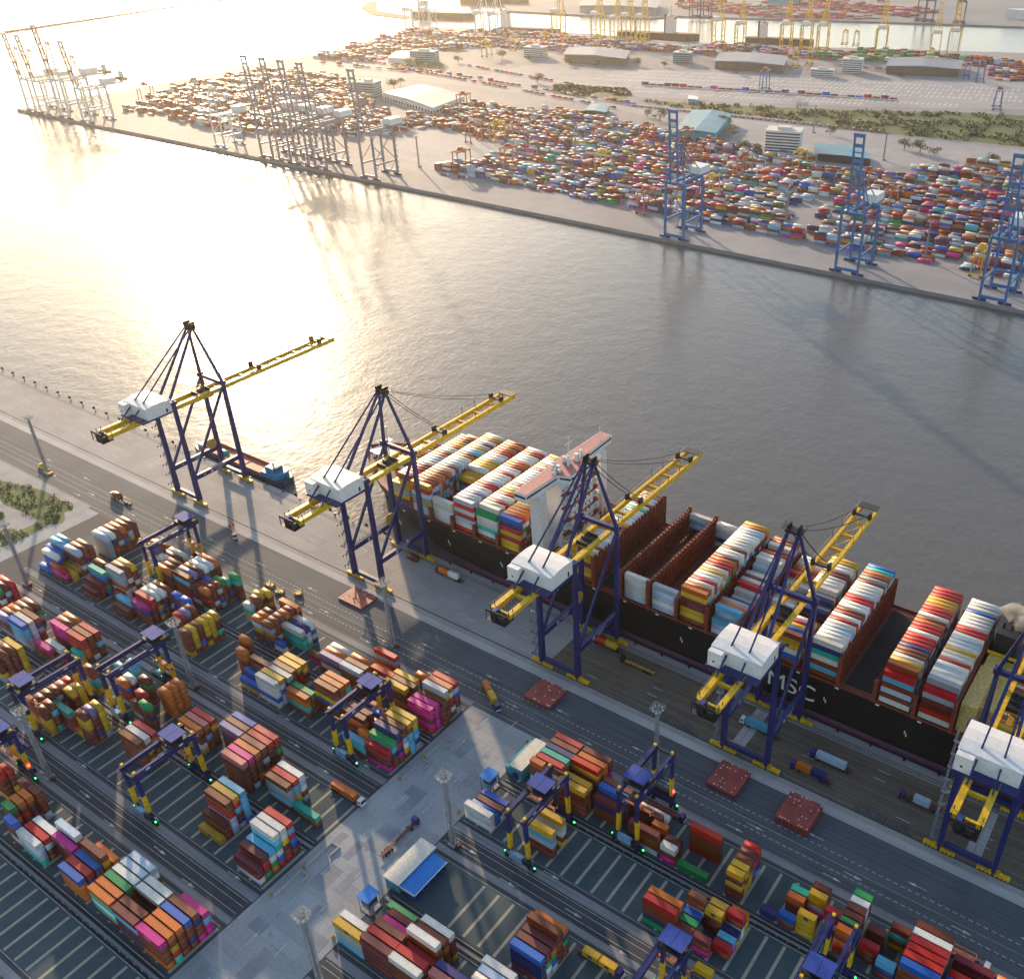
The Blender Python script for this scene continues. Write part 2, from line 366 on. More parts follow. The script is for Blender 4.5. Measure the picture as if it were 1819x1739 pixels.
# ------------------------------------------------------------------ containers
PAL = dict(b=((.19, .052, .028), 'rust brown'), o=((.56, .17, .03), 'orange'), r=((.46, .04, .03), 'red'), d=((.145, .028, .026), 'dark maroon'), y=((.60, .37, .03), 'yellow'),
           w=((.74, .71, .65), 'white'), l=((.50, .57, .64), 'pale blue-grey'), g=((.36, .40, .41), 'grey'), m=((.60, .015, .26), 'magenta'), n=((.028, .034, .13), 'navy'),
           B=((.012, .13, .42), 'blue'), c=((.17, .43, .58), 'light blue'), t=((.02, .42, .32), 'turquoise'), G=((.025, .27, .09), 'green'), p=((.24, .20, .36), 'purple-grey'), k=((.50, .19, .17), 'salmon'))
PAL = {k: (tuple(min(1, max(.004, sum(c)/3+(x-sum(c)/3)*1.3)) for x in c), nm) for k, (c, nm) in PAL.items()}
STK = [
(1,0,0,1,-66.5,9), (1,0,0,2,-92.9,13), (1,0,0,1,-309,10,-1), (1,0,0,1,-59.9,10,-1), (1,0,0,1,-105.7,5,-1,-1), (1,0,0,1,-26.5,11,9,3),
(1,0,0,1,-53.5,4,4,4,4), (1,0,0,2,-113,3,-1,-1,-1), (1,0,0,1,-365.9,3,-1,-1,-1,-1), (1,0,0,1,-359.7,1,-1,-1,-1,-1), (1,0,0,1,-321.8,1,-1,-1,-1,-1), (1,0,0,1,-315.2,0,-1,-1,-1,-1),
(1,0,0,1,-79.7,4,3,4,3,3), (1,0,0,1,-40.6,1,-1,-1,-1,-1), (1,0,0,2,-439.2,6,7,7,7,7), (1,0,0,2,-386.8,1,-1,-1,-1,-1), (1,0,0,2,-271.4,14,-1,-1,-1,-1), (1,0,0,2,-259.1,6,-1,-1,-1,-1),
(1,0,0,2,-219.7,8,8,3,8,-1), (1,0,0,2,-144.3,4,-1,-1,-1,-1), (1,0,0,2,-13.5,10,-1,-1,-1,-1), (1,0,0,1,-163.1,1,-1,-1,-1,-1,-1), (1,0,0,2,-372.1,0,-1,-1,-1,-1,-1), (1,0,1,2,-284,0,-1),
(1,0,1,1,-105.7,3,-1,-1), (1,0,1,1,-33,2,0,3), (1,0,1,2,-130,3,9,0,0), (1,0,1,2,0,10,0,3,2), (1,0,1,1,-365.9,3,-1,-1,-1,-1), (1,0,1,1,-359.7,3,-1,-1,-1,-1),
(1,0,1,1,-321.8,1,-1,-1,-1,-1), (1,0,1,1,-315.2,0,-1,-1,-1,-1), (1,0,1,1,-79.7,4,4,3,4,4), (1,0,1,1,-40.6,13,-1,-1,-1,-1), (1,0,1,2,-439.2,5,-1,-1,-1,-1), (1,0,1,2,-386.8,0,-1,-1,-1,-1),
(1,0,1,2,-271.4,1,-1,-1,-1,-1), (1,0,1,2,-259.1,0,-1,-1,-1,-1), (1,0,1,2,-236.3,4,-1,-1,-1,-1), (1,0,1,2,-219.6,8,8,8,8,8), (1,0,1,2,-144.3,4,-1,-1,-1,-1), (1,0,1,2,-13.5,2,-1,-1,-1,-1),
(1,0,1,2,-372.1,14,-1,-1,-1,-1,-1), (1,0,1,2,-156.5,2,-1,-1,-1,-1,-1), (1,0,2,1,-113,1,-1,-1), (1,0,2,1,-59.9,1,-1,-1), (1,0,2,2,13,2,3,0), (1,0,2,1,-336.3,5,-1,-1,-1),
(1,0,2,1,-46.6,2,-1,-1,-1), (1,0,2,2,-302.9,5,12,12,12), (1,0,2,2,0,2,3,0,3), (1,0,2,1,-398.6,5,-1,-1,-1,-1), (1,0,2,1,-365.9,10,-1,-1,-1,-1), (1,0,2,1,-359.7,0,-1,-1,-1,-1),
(1,0,2,1,-321.8,3,-1,-1,-1,-1), (1,0,2,1,-315.2,0,-1,-1,-1,-1), (1,0,2,1,-79.7,0,0,4,4,4), (1,0,2,1,-40.6,3,-1,-1,-1,-1), (1,0,2,2,-439.2,0,-1,-1,-1,-1), (1,0,2,2,-386.3,0,-1,-1,-1,-1),
(1,0,2,2,-271.4,5,-1,-1,-1,-1), (1,0,2,2,-259.1,1,-1,-1,-1,-1), (1,0,2,2,-246.8,2,-1,-1,-1,-1), (1,0,2,2,-234.5,0,-1,-1,-1,-1), (1,0,2,2,-218.2,3,3,0,3,0), (1,0,2,2,-130,10,9,3,3,0),
(1,0,2,2,-13.5,2,-1,-1,-1,-1), (1,0,2,2,-372.1,3,-1,-1,-1,-1,-1), (1,0,2,2,-156.5,12,-1,-1,-1,-1,-1), (1,0,3,1,-59.9,12,-1,-1), (1,0,3,1,-33,0,0,3), (1,0,3,2,-117,3,3,0),
(1,0,3,1,-53.5,4,-1,-1,-1), (1,0,3,2,-302.9,9,6,5,12), (1,0,3,1,-360.7,13,-1,-1,-1,-1), (1,0,3,1,-334.5,0,-1,-1,-1,-1), (1,0,3,1,-315.2,1,-1,-1,-1,-1), (1,0,3,1,-79.7,3,-1,-1,-1,-1),
(1,0,3,1,-40.6,3,-1,-1,-1,-1), (1,0,3,2,-439.2,1,-1,-1,-1,-1), (1,0,3,2,-393.4,3,-1,-1,-1,-1), (1,0,3,2,-236.3,4,-1,-1,-1,-1), (1,0,3,2,-130,0,0,0,3,0), (1,0,3,2,-92.9,2,0,0,0,2),
(1,0,3,2,-13.5,2,-1,-1,-1,-1), (1,0,3,2,-405.8,0,-1,-1,-1,-1,-1), (1,0,3,2,-372.1,5,-1,-1,-1,-1,-1), (1,0,3,2,-219.7,6,4,0,3,0,0), (1,0,3,2,-156.5,9,-1,-1,-1,-1,-1), (1,0,3,2,-144.3,2,-1,-1,-1,-1,-1),
(1,0,4,2,-116,5,3), (1,0,4,1,-361,12,0,10,9), (1,0,4,1,-53.5,3,-1,-1,-1), (1,0,4,1,-26.4,3,-1,-1,-1), (1,0,4,2,-302.9,5,10,6,9), (1,0,4,2,0,3,0,0,0),
(1,0,4,2,13,1,3,3,0), (1,0,4,1,-336.3,4,-1,-1,-1,-1), (1,0,4,1,-315.2,3,-1,-1,-1,-1), (1,0,4,1,-79.7,2,-1,-1,-1,-1), (1,0,4,1,-40.6,5,5,5,5,5), (1,0,4,2,-439.2,0,-1,-1,-1,-1),
(1,0,4,2,-405.8,1,-1,-1,-1,-1), (1,0,4,2,-393.4,5,-1,-1,-1,-1), (1,0,4,2,-13.5,5,-1,-1,-1,-1), (1,0,4,2,-372.1,6,-1,-1,-1,-1,-1), (1,0,4,2,-219.7,1,5,2,3,5,0), (1,0,4,2,-156.5,0,-1,-1,-1,-1,-1),
(1,0,4,2,-143.5,1,1,0,0,0,0), (1,0,5,1,-236.3,1,-1,-1,-1), (1,0,5,1,-357.2,13,-1,-1,-1,-1), (1,0,5,1,-334.5,4,-1,-1,-1,-1), (1,0,5,1,-40.6,13,-1,-1,-1,-1), (1,0,5,2,-439.2,0,-1,-1,-1,-1),
(1,0,5,2,-315.2,1,-1,-1,-1,-1), (1,0,5,2,-253.9,2,-1,-1,-1,-1), (1,0,5,2,-13.5,0,-1,-1,-1,-1), (1,0,5,2,-372.1,1,-1,-1,-1,-1,-1), (1,0,5,2,-219.7,2,6,10,0,0,7), (1,0,5,2,-156.5,2,-1,-1,-1,-1,-1),
(1,0,5,2,-143.5,3,3,8,8,0,0), (1,1,0,2,-388.3,8,-1,-1), (1,1,0,1,-322,3,-1,-1,-1), (1,1,0,2,-418.8,14,-1,-1,-1), (1,1,0,1,-354.2,0,-1,-1,-1,-1), (1,1,0,1,-315.3,13,-1,-1,-1,-1),
(1,1,0,2,-406.5,10,11,11,6,6), (1,1,0,2,-117.6,10,9,9,9,3), (1,1,0,2,-256.6,15,3,0,0,0,3), (1,1,1,2,-222.9,12,-1), (1,1,1,2,-384.2,5,-1,-1), (1,1,1,2,-418.8,0,-1,-1,-1),
(1,1,1,1,-334.8,1,-1,-1,-1,-1), (1,1,1,1,-322,2,-1,-1,-1,-1), (1,1,1,2,-406.5,5,6,6,6,3), (1,1,1,2,-287.7,1,-1,-1,-1,-1), (1,1,1,2,-236.4,0,7,7,11,3), (1,1,1,2,-117.6,3,-1,-1,-1,-1),
(1,1,1,2,-256.6,8,-1,-1,-1,-1,-1), (1,1,2,1,-375.5,12,-1,-1), (1,1,2,2,-418.8,1,-1,-1,-1), (1,1,2,1,-334.8,5,-1,-1,-1,-1), (1,1,2,2,-406.5,0,-1,-1,-1,-1), (1,1,2,2,-287.7,15,-1,-1,-1,-1),
(1,1,2,2,-236.4,2,-1,-1,-1,-1), (1,1,2,2,-117.6,3,-1,-1,-1,-1), (1,1,2,2,-256.6,1,-1,-1,-1,-1,-1), (1,1,3,2,-444.8,13,3,5,2), (1,1,3,2,-418.4,0,-1,-1,-1), (1,1,3,1,-328.6,3,-1,-1,-1,-1),
(1,1,3,1,-315.3,1,1,1,1,1), (1,1,3,2,-388.3,8,8,8,3,3), (1,1,3,2,-375.5,2,2,1,1,3), (1,1,3,2,-287.7,2,-1,-1,-1,-1), (1,1,3,2,-236.4,5,-1,-1,-1,-1), (1,1,3,2,-269.4,14,-1,-1,-1,-1,-1),
(1,1,3,2,-256.6,0,-1,-1,-1,-1,-1), (1,1,3,2,-117.6,0,-1,-1,-1,-1,-1), (1,1,4,1,-354.2,11,-1), (1,1,4,2,-244.3,0,-1,-1), (1,1,4,2,-444.8,3,6,3,2), (1,1,4,2,-418.4,0,-1,-1,-1),
(1,1,4,1,-341.8,11,-1,-1,-1,-1), (1,1,4,1,-315.3,1,1,1,1,1), (1,1,4,2,-388.3,0,-1,-1,-1,-1), (1,1,4,2,-375.5,0,-1,-1,-1,-1), (1,1,4,2,-117.6,1,-1,-1,-1,-1), (1,1,4,2,-269.4,0,-1,-1,-1,-1,-1),
(1,1,4,2,-256.6,2,-1,-1,-1,-1,-1), (1,1,5,2,-444.8,2,2,2,2), (1,1,5,1,-315.3,1,1,1,1,1), (1,1,5,2,-388.3,1,-1,-1,-1,-1), (1,1,5,2,-375.5,2,-1,-1,-1,-1), (1,1,5,2,-269.4,10,-1,-1,-1,-1,-1),
(1,1,5,2,-256.6,2,-1,-1,-1,-1,-1), (1,2,0,2,-290.5,5,6,7,12), (1,2,0,2,-264.7,10,1,1,1), (1,2,0,1,-303.3,10,-1,-1,-1,-1), (1,2,0,2,-246.1,1,-1,-1,-1,-1), (1,2,0,2,-232.8,3,-1,-1,-1,-1),
(1,2,0,2,-219.8,8,0,0,0,1), (1,2,1,2,-290.5,2,6,3,0), (1,2,1,2,-264.7,2,-1,-1,-1), (1,2,1,1,-310.4,13,-1,-1,-1,-1), (1,2,1,2,-246.1,1,-1,-1,-1,-1), (1,2,1,2,-232.8,0,-1,-1,-1,-1),
(1,2,1,2,-219.8,1,0,4,2,12), (1,2,2,2,-290.5,5,4,3,8), (1,2,2,2,-278.2,8,-1,-1,-1), (1,2,2,2,-264.7,10,-1,-1,-1), (1,2,2,1,-310.4,1,-1,-1,-1,-1), (1,2,2,2,-246.1,13,-1,-1,-1,-1),
(1,2,2,2,-219.8,1,0,0,3,0), (1,2,3,1,-310.4,1,-1,-1,-1,-1), (1,2,3,2,-328.6,2,-1,-1,-1,-1), (1,2,3,2,-280.1,6,-1,-1,-1,-1), (1,2,3,2,-264.7,3,-1,-1,-1,-1), (1,2,3,2,-246.1,5,-1,-1,-1,-1),
(1,2,3,2,-232.8,5,-1,-1,-1,-1), (1,2,3,2,-219.8,10,0,0,9,0), (1,2,4,2,-264.7,1,-1,-1), (1,2,4,1,-328.6,2,-1,-1,-1,-1), (1,2,4,1,-315.8,3,-1,-1,-1,-1), (1,2,4,1,-309.6,3,-1,-1,-1,-1),
(1,2,4,2,-246.1,6,-1,-1,-1,-1), (1,2,4,2,-232.8,5,-1,-1,-1,-1), (1,2,4,2,-219.8,0,9,0,0,8), (1,2,5,2,-219.8,8,11,8,8), (1,2,5,2,-246.1,6,-1,-1,-1,-1), (0,0,0,2,-451.3,10),
(0,0,0,2,-413.1,3,-1), (0,0,0,2,-387.4,0,-1), (0,0,0,2,-295.7,10,-1), (0,0,0,1,-85.2,0,-1,-1), (0,0,0,1,-79,3,-1,-1), (0,0,0,2,-438.7,2,8,3),
(0,0,0,2,-232.6,11,12,3), (0,0,0,2,-169,5,5,5), (0,0,0,2,-219.6,2,3,3,8), (0,0,0,1,-341.1,0,0,0,0,4), (0,0,0,2,-283.4,5,5,5,10,5), (0,0,0,2,-91.4,2,-1,-1,-1,-1),
(0,0,1,1,-73,2,-1), (0,0,1,2,-436.8,4,-1), (0,0,1,2,-169,10,10), (0,0,1,1,-85.2,13,-1,-1), (0,0,1,2,-413.1,3,-1,-1), (0,0,1,2,-387.9,11,-1,-1),
(0,0,1,2,-295.7,10,-1,-1), (0,0,1,1,-232.6,1,1,1,3), (0,0,1,2,-449.1,5,10,10,10), (0,0,1,2,-375.6,8,9,0,0), (0,0,1,2,-268.6,1,-1,-1,-1), (0,0,1,1,-341.1,4,4,4,4,3),
(0,0,1,2,-283.4,4,6,10,6,6), (0,0,1,2,-219.6,13,11,9,0,0), (0,0,1,2,-143.1,4,11,6,0,0), (0,0,1,2,-91.4,1,-1,-1,-1,-1), (0,0,2,1,-402.4,2,-1), (0,0,2,1,-73,11,-1),
(0,0,2,2,-438.7,4,-1), (0,0,2,2,-169,3,-1), (0,0,2,1,-85.9,10,-1,-1), (0,0,2,2,-451.3,10,10,10,10), (0,0,2,2,-268.6,13,-1,-1,-1), (0,0,2,1,-353.4,2,-1,-1,-1,-1),
(0,0,2,1,-341.1,0,0,3,10,0), (0,0,2,1,-309.6,1,-1,-1,-1,-1), (0,0,2,2,-413.1,12,-1,-1,-1,-1), (0,0,2,2,-375.6,2,2,0,0,3), (0,0,2,2,-294.3,0,-1,-1,-1,-1), (0,0,2,2,-282,7,9,6,6,6),
(0,0,2,2,-238,3,1,0,0,0), (0,0,2,2,-219.6,9,9,2,9,8,0), (0,0,3,1,-73,9,-1), (0,0,3,2,-169,10,-1), (0,0,3,1,-231.8,0,0,0,0), (0,0,3,1,-79.3,4,-1,-1,-1),
(0,0,3,1,-353.4,14,-1,-1,-1,-1), (0,0,3,1,-341.1,4,4,4,3,4), (0,0,3,1,-85.9,0,-1,-1,-1,-1), (0,0,3,2,-451.3,11,-1,-1,-1,-1), (0,0,3,2,-438.7,6,-1,-1,-1,-1), (0,0,3,2,-375.6,5,-1,-1,-1,-1),
(0,0,3,2,-283.4,0,-1,-1,-1,-1), (0,0,3,2,-238,3,3,3,0,1), (0,0,3,2,-143.1,4,5,5,3,4), (0,0,3,2,-402.4,7,7,7,1,5,5), (0,0,3,2,-257.1,0,-1,-1,-1,-1,-1), (0,0,3,2,-219.6,0,0,11,5,4,0),
(0,0,4,1,-79.3,4,-1,-1,-1), (0,0,4,1,-73,2,-1,-1,-1), (0,0,4,2,-419.4,0,12,0,0), (0,0,4,1,-353.4,0,-1,-1,-1,-1), (0,0,4,1,-341.1,4,4,4,4,0), (0,0,4,1,-315.3,1,-1,-1,-1,-1),
(0,0,4,2,-451.3,11,-1,-1,-1,-1), (0,0,4,2,-438.7,0,-1,-1,-1,-1), (0,0,4,2,-375.6,5,-1,-1,-1,-1), (0,0,4,2,-283.4,4,-1,-1,-1,-1), (0,0,4,2,-402.4,0,0,5,0,5,3), (0,0,4,2,-257.1,1,-1,-1,-1,-1,-1),
(0,0,4,2,-219.6,4,0,11,11,11,11), (0,0,5,1,-73,1,-1,-1), (0,0,5,2,-232.6,10,9,3), (0,0,5,1,-366.8,10,-1,-1,-1,-1), (0,0,5,1,-360.5,10,-1,-1,-1,-1), (0,0,5,1,-341.1,4,0,3,12,0),
(0,0,5,2,-438.7,0,-1,-1,-1,-1), (0,0,5,2,-375.6,0,-1,-1,-1,-1), (0,0,5,2,-283.4,4,4,3,0,-1), (0,0,5,2,-402.4,4,0,0,5,0,11), (0,0,5,2,-257.1,1,-1,-1,-1,-1,-1), (0,0,5,2,-219.6,4,4,11,11,9,7),
(0,1,0,2,-220.9,3,3,5), (0,1,0,2,-171,4,7,7,11), (0,1,0,2,-132,5,13,1,0), (0,1,0,1,-354.3,0,0,1,4,-1), (0,1,0,1,-347.8,0,3,4,4,4), (0,1,0,2,-158.1,3,3,3,3,3),
(0,1,0,2,-145.8,5,-1,-1,-1,-1), (0,1,1,2,-246,4), (0,1,1,2,-220.9,3,2,3,13), (0,1,1,2,-171,5,-1,-1,-1), (0,1,1,1,-354.3,0,-1,-1,-1,-1), (0,1,1,1,-347.8,0,-1,-1,-1,-1),
(0,1,1,2,-158.1,2,-1,-1,-1,-1), (0,1,1,2,-145.8,2,-1,-1,-1,-1), (0,1,1,2,-132,15,0,1,3,0), (0,1,2,1,-334.9,4), (0,1,2,2,-246,3,-1,-1), (0,1,2,2,-393.3,3,-1,-1,-1),
(0,1,2,2,-341.5,12,-1,-1,-1), (0,1,2,2,-220.9,11,5,13,1), (0,1,2,2,-145.8,2,-1,-1,-1), (0,1,2,2,-119.7,2,3,0,0), (0,1,2,1,-354.3,0,-1,-1,-1,-1), (0,1,2,2,-158.1,0,-1,-1,-1,-1),
(0,1,2,2,-132,9,9,0,3,0), (0,1,2,1,-328.4,3,4,4,0,-1,-1), (0,1,3,2,-158.6,8,-1,-1,-1), (0,1,3,1,-354.3,0,-1,-1,-1,-1), (0,1,3,2,-393.3,0,0,0,0,4), (0,1,3,2,-120,5,2,3,0,-1),
(0,1,3,1,-328.4,14,-1,-1,-1,-1,-1), (0,1,3,2,-297.9,0,-1,-1,-1,-1,-1), (0,1,3,2,-246,0,0,2,6,6,6), (0,1,3,2,-220.9,5,11,12,5,10,2), (0,1,3,2,-146.3,5,-1,-1,-1,-1,-1), (0,1,4,2,-158.6,3,-1,-1,-1),
(0,1,4,1,-354.3,15,-1,-1,-1,-1), (0,1,4,1,-347.8,4,3,3,-1,-1), (0,1,4,2,-393.3,0,3,3,3,3), (0,1,4,2,-146.3,0,-1,-1,-1,-1), (0,1,4,2,-120,6,6,3,0,-1), (0,1,4,1,-328.4,4,4,4,4,4,-1),
(0,1,4,2,-297.9,5,-1,-1,-1,-1,-1), (0,1,4,2,-246,4,2,11,3,9,7), (0,1,4,2,-220.9,5,5,4,3,0,2), (0,1,5,2,-162.4,13,-1,-1), (0,1,5,1,-354.3,2,-1,-1,-1,-1), (0,1,5,1,-347.8,4,4,4,4,3),
(0,1,5,2,-393.3,4,4,4,4,4), (0,1,5,2,-146.3,5,-1,-1,-1,-1), (0,1,5,2,-121,5,-1,-1,-1,-1), (0,1,5,2,-297.9,2,-1,-1,-1,-1,-1), (0,1,5,2,-246,11,11,11,11,11,10), (0,1,5,2,-220.9,2,11,2,10,9,0)]
YB = {'F': 168.3, 'B': 192.4}; PR, TH = 2.97, 2.62
BOX = []          # every container: (area, row, tier, tiers of its stack, length, x end, y near, z, colour, where)
rc = random.Random(11)
def rcol(): return rc.choice('bbbbbbbbddddrroyywwlnnBcgtGmb')
for tk in STK:
    b_ = 'FB'[tk[0]]+str(tk[1]); r, n, x1 = tk[2], tk[3], tk[4]; cols = ['.' if k < 0 else 'bordywlgmnBctGpk'[k] for k in tk[5:]]
    y = YB[b_[0]]-60.6*int(b_[1])+PR*r
    for i, c in enumerate(cols):
        if c == '.': c = rcol() if rc.random() < .75 else 'b'
        tier = len(cols)-1-i
        BOX.append(dict(area=b_+('L' if x1 < -205 else 'R'), r=r, tier=tier, top=i, n=n, x1=x1, y=y, z=TH*tier+.03, c=c))
# the ship's cargo: bay left end, stack heights by row from the quay, colours of the quay row (top first), colours of the tops
SZ, SY, SP = 20.45, 288.9, 2.51
def ones(h): return [h]*24
BAYS = [(-347.5, [0]*7+[5]*10+[0]*7, '', '.......brwbrowobr.......'), (-333.6, [5]*2+[6]*20+[5]*2, 'ygybn', 'yybwrrbbwwllobwwoyybbooo'), (-319.2, ones(7), 'yrlgyll', 'yrboobowbglwwobclywbwoyw'),
        (-305.0, [5]+[0]*7+[6]*3+[7]*13, 'wwwww', 'w.......yyywyyywwwrrobob'), (-290.6, ones(7), 'lrwrlwr', 'llwpwwrrlwwwrwwroowwwbrw'), (-276.2, [6]+[7]*23, 'Gwwtwb', 'Gwwrwwryywrwwwllwrwowlby'),
        (-261.6, ones(7), 'Bnryryy', 'Broooyobbwrlwbbwolywbrwl'), (-219.4, ones(6), 'yydyyb', 'wwbwlwwlworywwlwwtwbwwgo'), (-190.2, [5]+[0]*22+[5], 'wwwwl', 'w......................w'), (-175.6, [5]+[0]*22+[5], 'lllwl', 'l......................w'),
        (-161.2, ones(7), 'oyddyyb', 'oowrwwywrrobwwbwwwwwlloy'), (-145.7, [3, 5, 5, 5, 4, 2, 2, 3, 4, 5, 5, 5, 5, 4, 4, 5, 6, 6, 6, 5, 5, 6, 6, 6], 'cll', 'lcolBrdwwrwbwwwlwwrbowob'), (-131.2, [1, 2, 2, 2, 1, 1, 1, 1, 2, 2, 3, 3, 3, 3, 2, 2, 3, 3, 4, 4, 4, 4, 4, 4], 'b', 'bowlrwwbwlwwgwwlwwrbowwl'),
        (-116.8, [6, 6, 6, 6, 6, 5, 2, 0, 0, 2, 4, 4, 5, 5, 6, 6, 6, 6, 6, 6, 6, 6, 6, 6], 'byywBb', 'bByrwyy..wngnwwwwwdbwwyy'), (-100.2, ones(7), 'wntwbcb', 'wwwllwrwbbwwrrlwwwbgbotB'), (-70.4, [6]+[7]*23, 'rcblbw', 'rbywbbnrrrwrrobwrroyyrrr'),
        (-54.6, [6]+[7]*23, 'rgddrw', 'rgwwlwrwwywllwrrwwwwBwgw'), (-26.5, ones(4), 'ybyb', 'yobwyrwybbwyrowbywrwbyww'), (-11.5, ones(5), 'brybb', 'brobwyrwybbwyrowbywrwbwy')]
for bi, (x0, hs, side, tops) in enumerate(BAYS):
    for r, h in enumerate(hs):
        for tier in range(h):
            i = h-1-tier
            c = side[i] if (r == 0 and i < len(side)) else (tops[r] if i == 0 and tops[r] != '.' else rc.choice('wwwwlllbbbrdoyngccbBG'))
            BOX.append(dict(area='ship', bay=bi, r=r, tier=tier, top=i, n=2, x1=x0+12.19, y=SY+SP*r, z=SZ+TH*tier, c=c))
# two boxes left deep in the open hold
for i, c in enumerate('yy'): BOX.append(dict(area='ship', bay=99, r=3+i, tier=0, top=0, n=2, x1=-72.5, y=SY+SP*(3+i), z=9.5, c=c))
# loads that stand on the ground or on trailers get their own lines
def free(x1, y, z, c, n, area='free'): BOX.append(dict(area=area, r=0, tier=0, top=0, n=n, x1=x1, y=y, z=z, c=c))

def visible_area(boxes, W=640):
    'how many picture cells show each box (small depth buffer), to choose the 300 that show largest'
    k = W/1819.0; Hh = int(1739*k)
    zb = np.full((Hh, W), 1e9, np.float32); ib = np.full((Hh, W), -1, np.int32)
    A = np.array([tuple(RT), tuple(DN), tuple(FW)])
    for bi, q in enumerate(boxes):
        Lb = 12.19 if q['n'] == 2 else 6.06
        x0, x1, y0, y1, z0, z1 = q['x1']-Lb, q['x1'], q['y'], q['y']+2.44, q['z'], q['z']+2.59
        for f in (((x0, y0, z1), (x1, y0, z1), (x1, y1, z1), (x0, y1, z1)), ((x0, y0, z0), (x1, y0, z0), (x1, y0, z1), (x0, y0, z1)), ((x1, y0, z0), (x1, y1, z0), (x1, y1, z1), (x1, y0, z1))):
            P = (np.array(f)-(0, 0, HC)) @ A.T
            U = (P[:, 0]/P[:, 2]*F+CX)*k; V = (P[:, 1]/P[:, 2]*F+CY)*k
            u0, u1, v0, v1 = int(max(0, U.min())), int(min(W-1, U.max()+1)), int(max(0, V.min())), int(min(Hh-1, V.max()+1))
            if u1 < u0 or v1 < v0: continue
            gu, gv = np.meshgrid(np.arange(u0, u1+1)+.5, np.arange(v0, v1+1)+.5)
            inn = np.ones(gu.shape, bool); sg = None
            cr_ = [(U[(i+1) % 4]-U[i])*(gv-V[i])-(V[(i+1) % 4]-V[i])*(gu-U[i]) for i in range(4)]
            inn = np.all([c >= 0 for c in cr_], 0) | np.all([c <= 0 for c in cr_], 0)
            d = float(P[:, 2].mean())
            zs = zb[v0:v1+1, u0:u1+1]; m_ = inn & (d < zs)
            zs[m_] = d; ib[v0:v1+1, u0:u1+1][m_] = bi
    idx, ct = np.unique(ib[ib >= 0], return_counts=True)
    out = np.zeros(len(boxes), int); out[idx] = ct
    return out

def body_mesh(n):
    Lb = 12.19 if n == 2 else 6.06
    b = MB(); e = .07; w_ = 2.44; h_ = 2.59
    b.box(-Lb/2+e, Lb/2-e, e, w_-e, .12, h_-.05)
    for x in (-Lb/2, Lb/2-.16):
        for y in (0, w_-.16): b.box(x, x+.16, y, y+.16, 0, h_)
        for z in (0, h_-.14): b.box(x+.004, x+.156, .16, w_-.16, z+.004, z+.136)
    for y in (0, w_-.12):
        for z in (.0, h_-.12): b.box(-Lb/2+.16, Lb/2-.16, y+.006, y+.114, z+.006, z+.114)
    return b.mesh('container_shell', 'cont')
def door_mesh(n):
    Lb = 12.19 if n == 2 else 6.06
    b = MB()
    b.box(Lb/2-.068, Lb/2-.03, .17, 1.205, .15, 2.44); b.box(Lb/2-.068, Lb/2-.03, 1.235, 2.27, .15, 2.44)
    for y in (.45, .9, 1.54, 1.99):
        b.tube((Lb/2-.01, y, .18), (Lb/2-.01, y, 2.42), .035, 5, 1); b.box(Lb/2-.02, Lb/2+.01, y-.02, y+.22, 1.0, 1.08, 1)
    return b.mesh('container_doors', ['cont', 'rod'])
BODY = {n: body_mesh(n) for n in (1, 2)}; DOOR = {n: door_mesh(n) for n in (1, 2)}
MSC = MB().box(-.75, .75, -.02, .02, -.55, .75).mesh('dark_emblem', 'textd')
AREA = {}
for nm, ph in (('B0', 'first yard row from quay'), ('F0', 'second yard row from quay'), ('B1', 'third yard row from quay'), ('F1', 'fourth yard row from quay'), ('B2', 'fifth yard row from quay'), ('F2', 'sixth yard row from quay')):
    AREA[nm+'L'] = ph+', grass side'; AREA[nm+'R'] = ph+', canteen side'
def build_containers():
    vis = visible_area(BOX)
    order = sorted(range(len(BOX)), key=lambda i: -vis[i])[:300]
    pick = [i for i in order if vis[i] > 0]; ps = set(pick)
    count = {}
    # labels: colour, length, level and the place along the row, counted from the cross road or from the bow
    def key(q):
        lvl = 'stack-top' if q['top'] == 0 else ORD[q['top']]+'-tier'
        return (q['area'], PAL[q['c']][1], 'long' if q['n'] == 2 else 'short', lvl)
    lab = {}
    for i in sorted(pick, key=lambda i: ((abs(BOX[i]['x1']+200) if BOX[i]['area'] != 'ship' else BOX[i]['x1']), BOX[i]['r'])):
        q = BOX[i]; kk = key(q); count[kk] = count.get(kk, 0)+1; o_ = ordn(count[kk]-1); a, cn, ln, lv = kk
        if a == 'ship': lab[i] = (f"{o_} {cn} {lv} container from the bow, quay-side rows of the big black ship" if q['r'] < 2 else f"{o_} {cn} {lv} container from the bow on the deck of the big black ship")
        elif a == 'free': lab[i] = q.get('label') or f"{o_} {ln} {cn} container standing alone near the trucks"
        else: lab[i] = f"{o_} {ln} {cn} {lv} container from cross road, {AREA[a]}"
    seen = {}
    for i in pick:
        q = BOX[i]; Lb = 12.19 if q['n'] == 2 else 6.06
        o = link('shipping_container', BODY[q['n']]); o.location = (q['x1']-Lb/2, q['y'], q['z'])
        rr = random.Random(i); c = PAL[q['c']][0]; s_ = rr.uniform(.82, 1.15)
        colr = tuple(min(1, max(0, x*s_+rr.uniform(-.012, .012))) for x in c)+(1,)
        o.color = colr
        tag(o, q.get('label') or lab[i], 'shipping container', {'ship': 'containers on the deck of the black ship'}.get(q['area'], 'containers stacked in the near yard'))
        d = link('door', DOOR[q['n']], o); d.color = colr
        if q['n'] == 2 and q['c'] == 'm': text('ONE', 1.5, 'text', (0, -.02, 1.3), (R_(90), 0, 0), o)
        if q['c'] == 'y' and rr.random() < .55: e = link('emblem', MSC, o); e.location = (0, 0, 1.3)
    return [i for i in range(len(BOX)) if i not in ps]

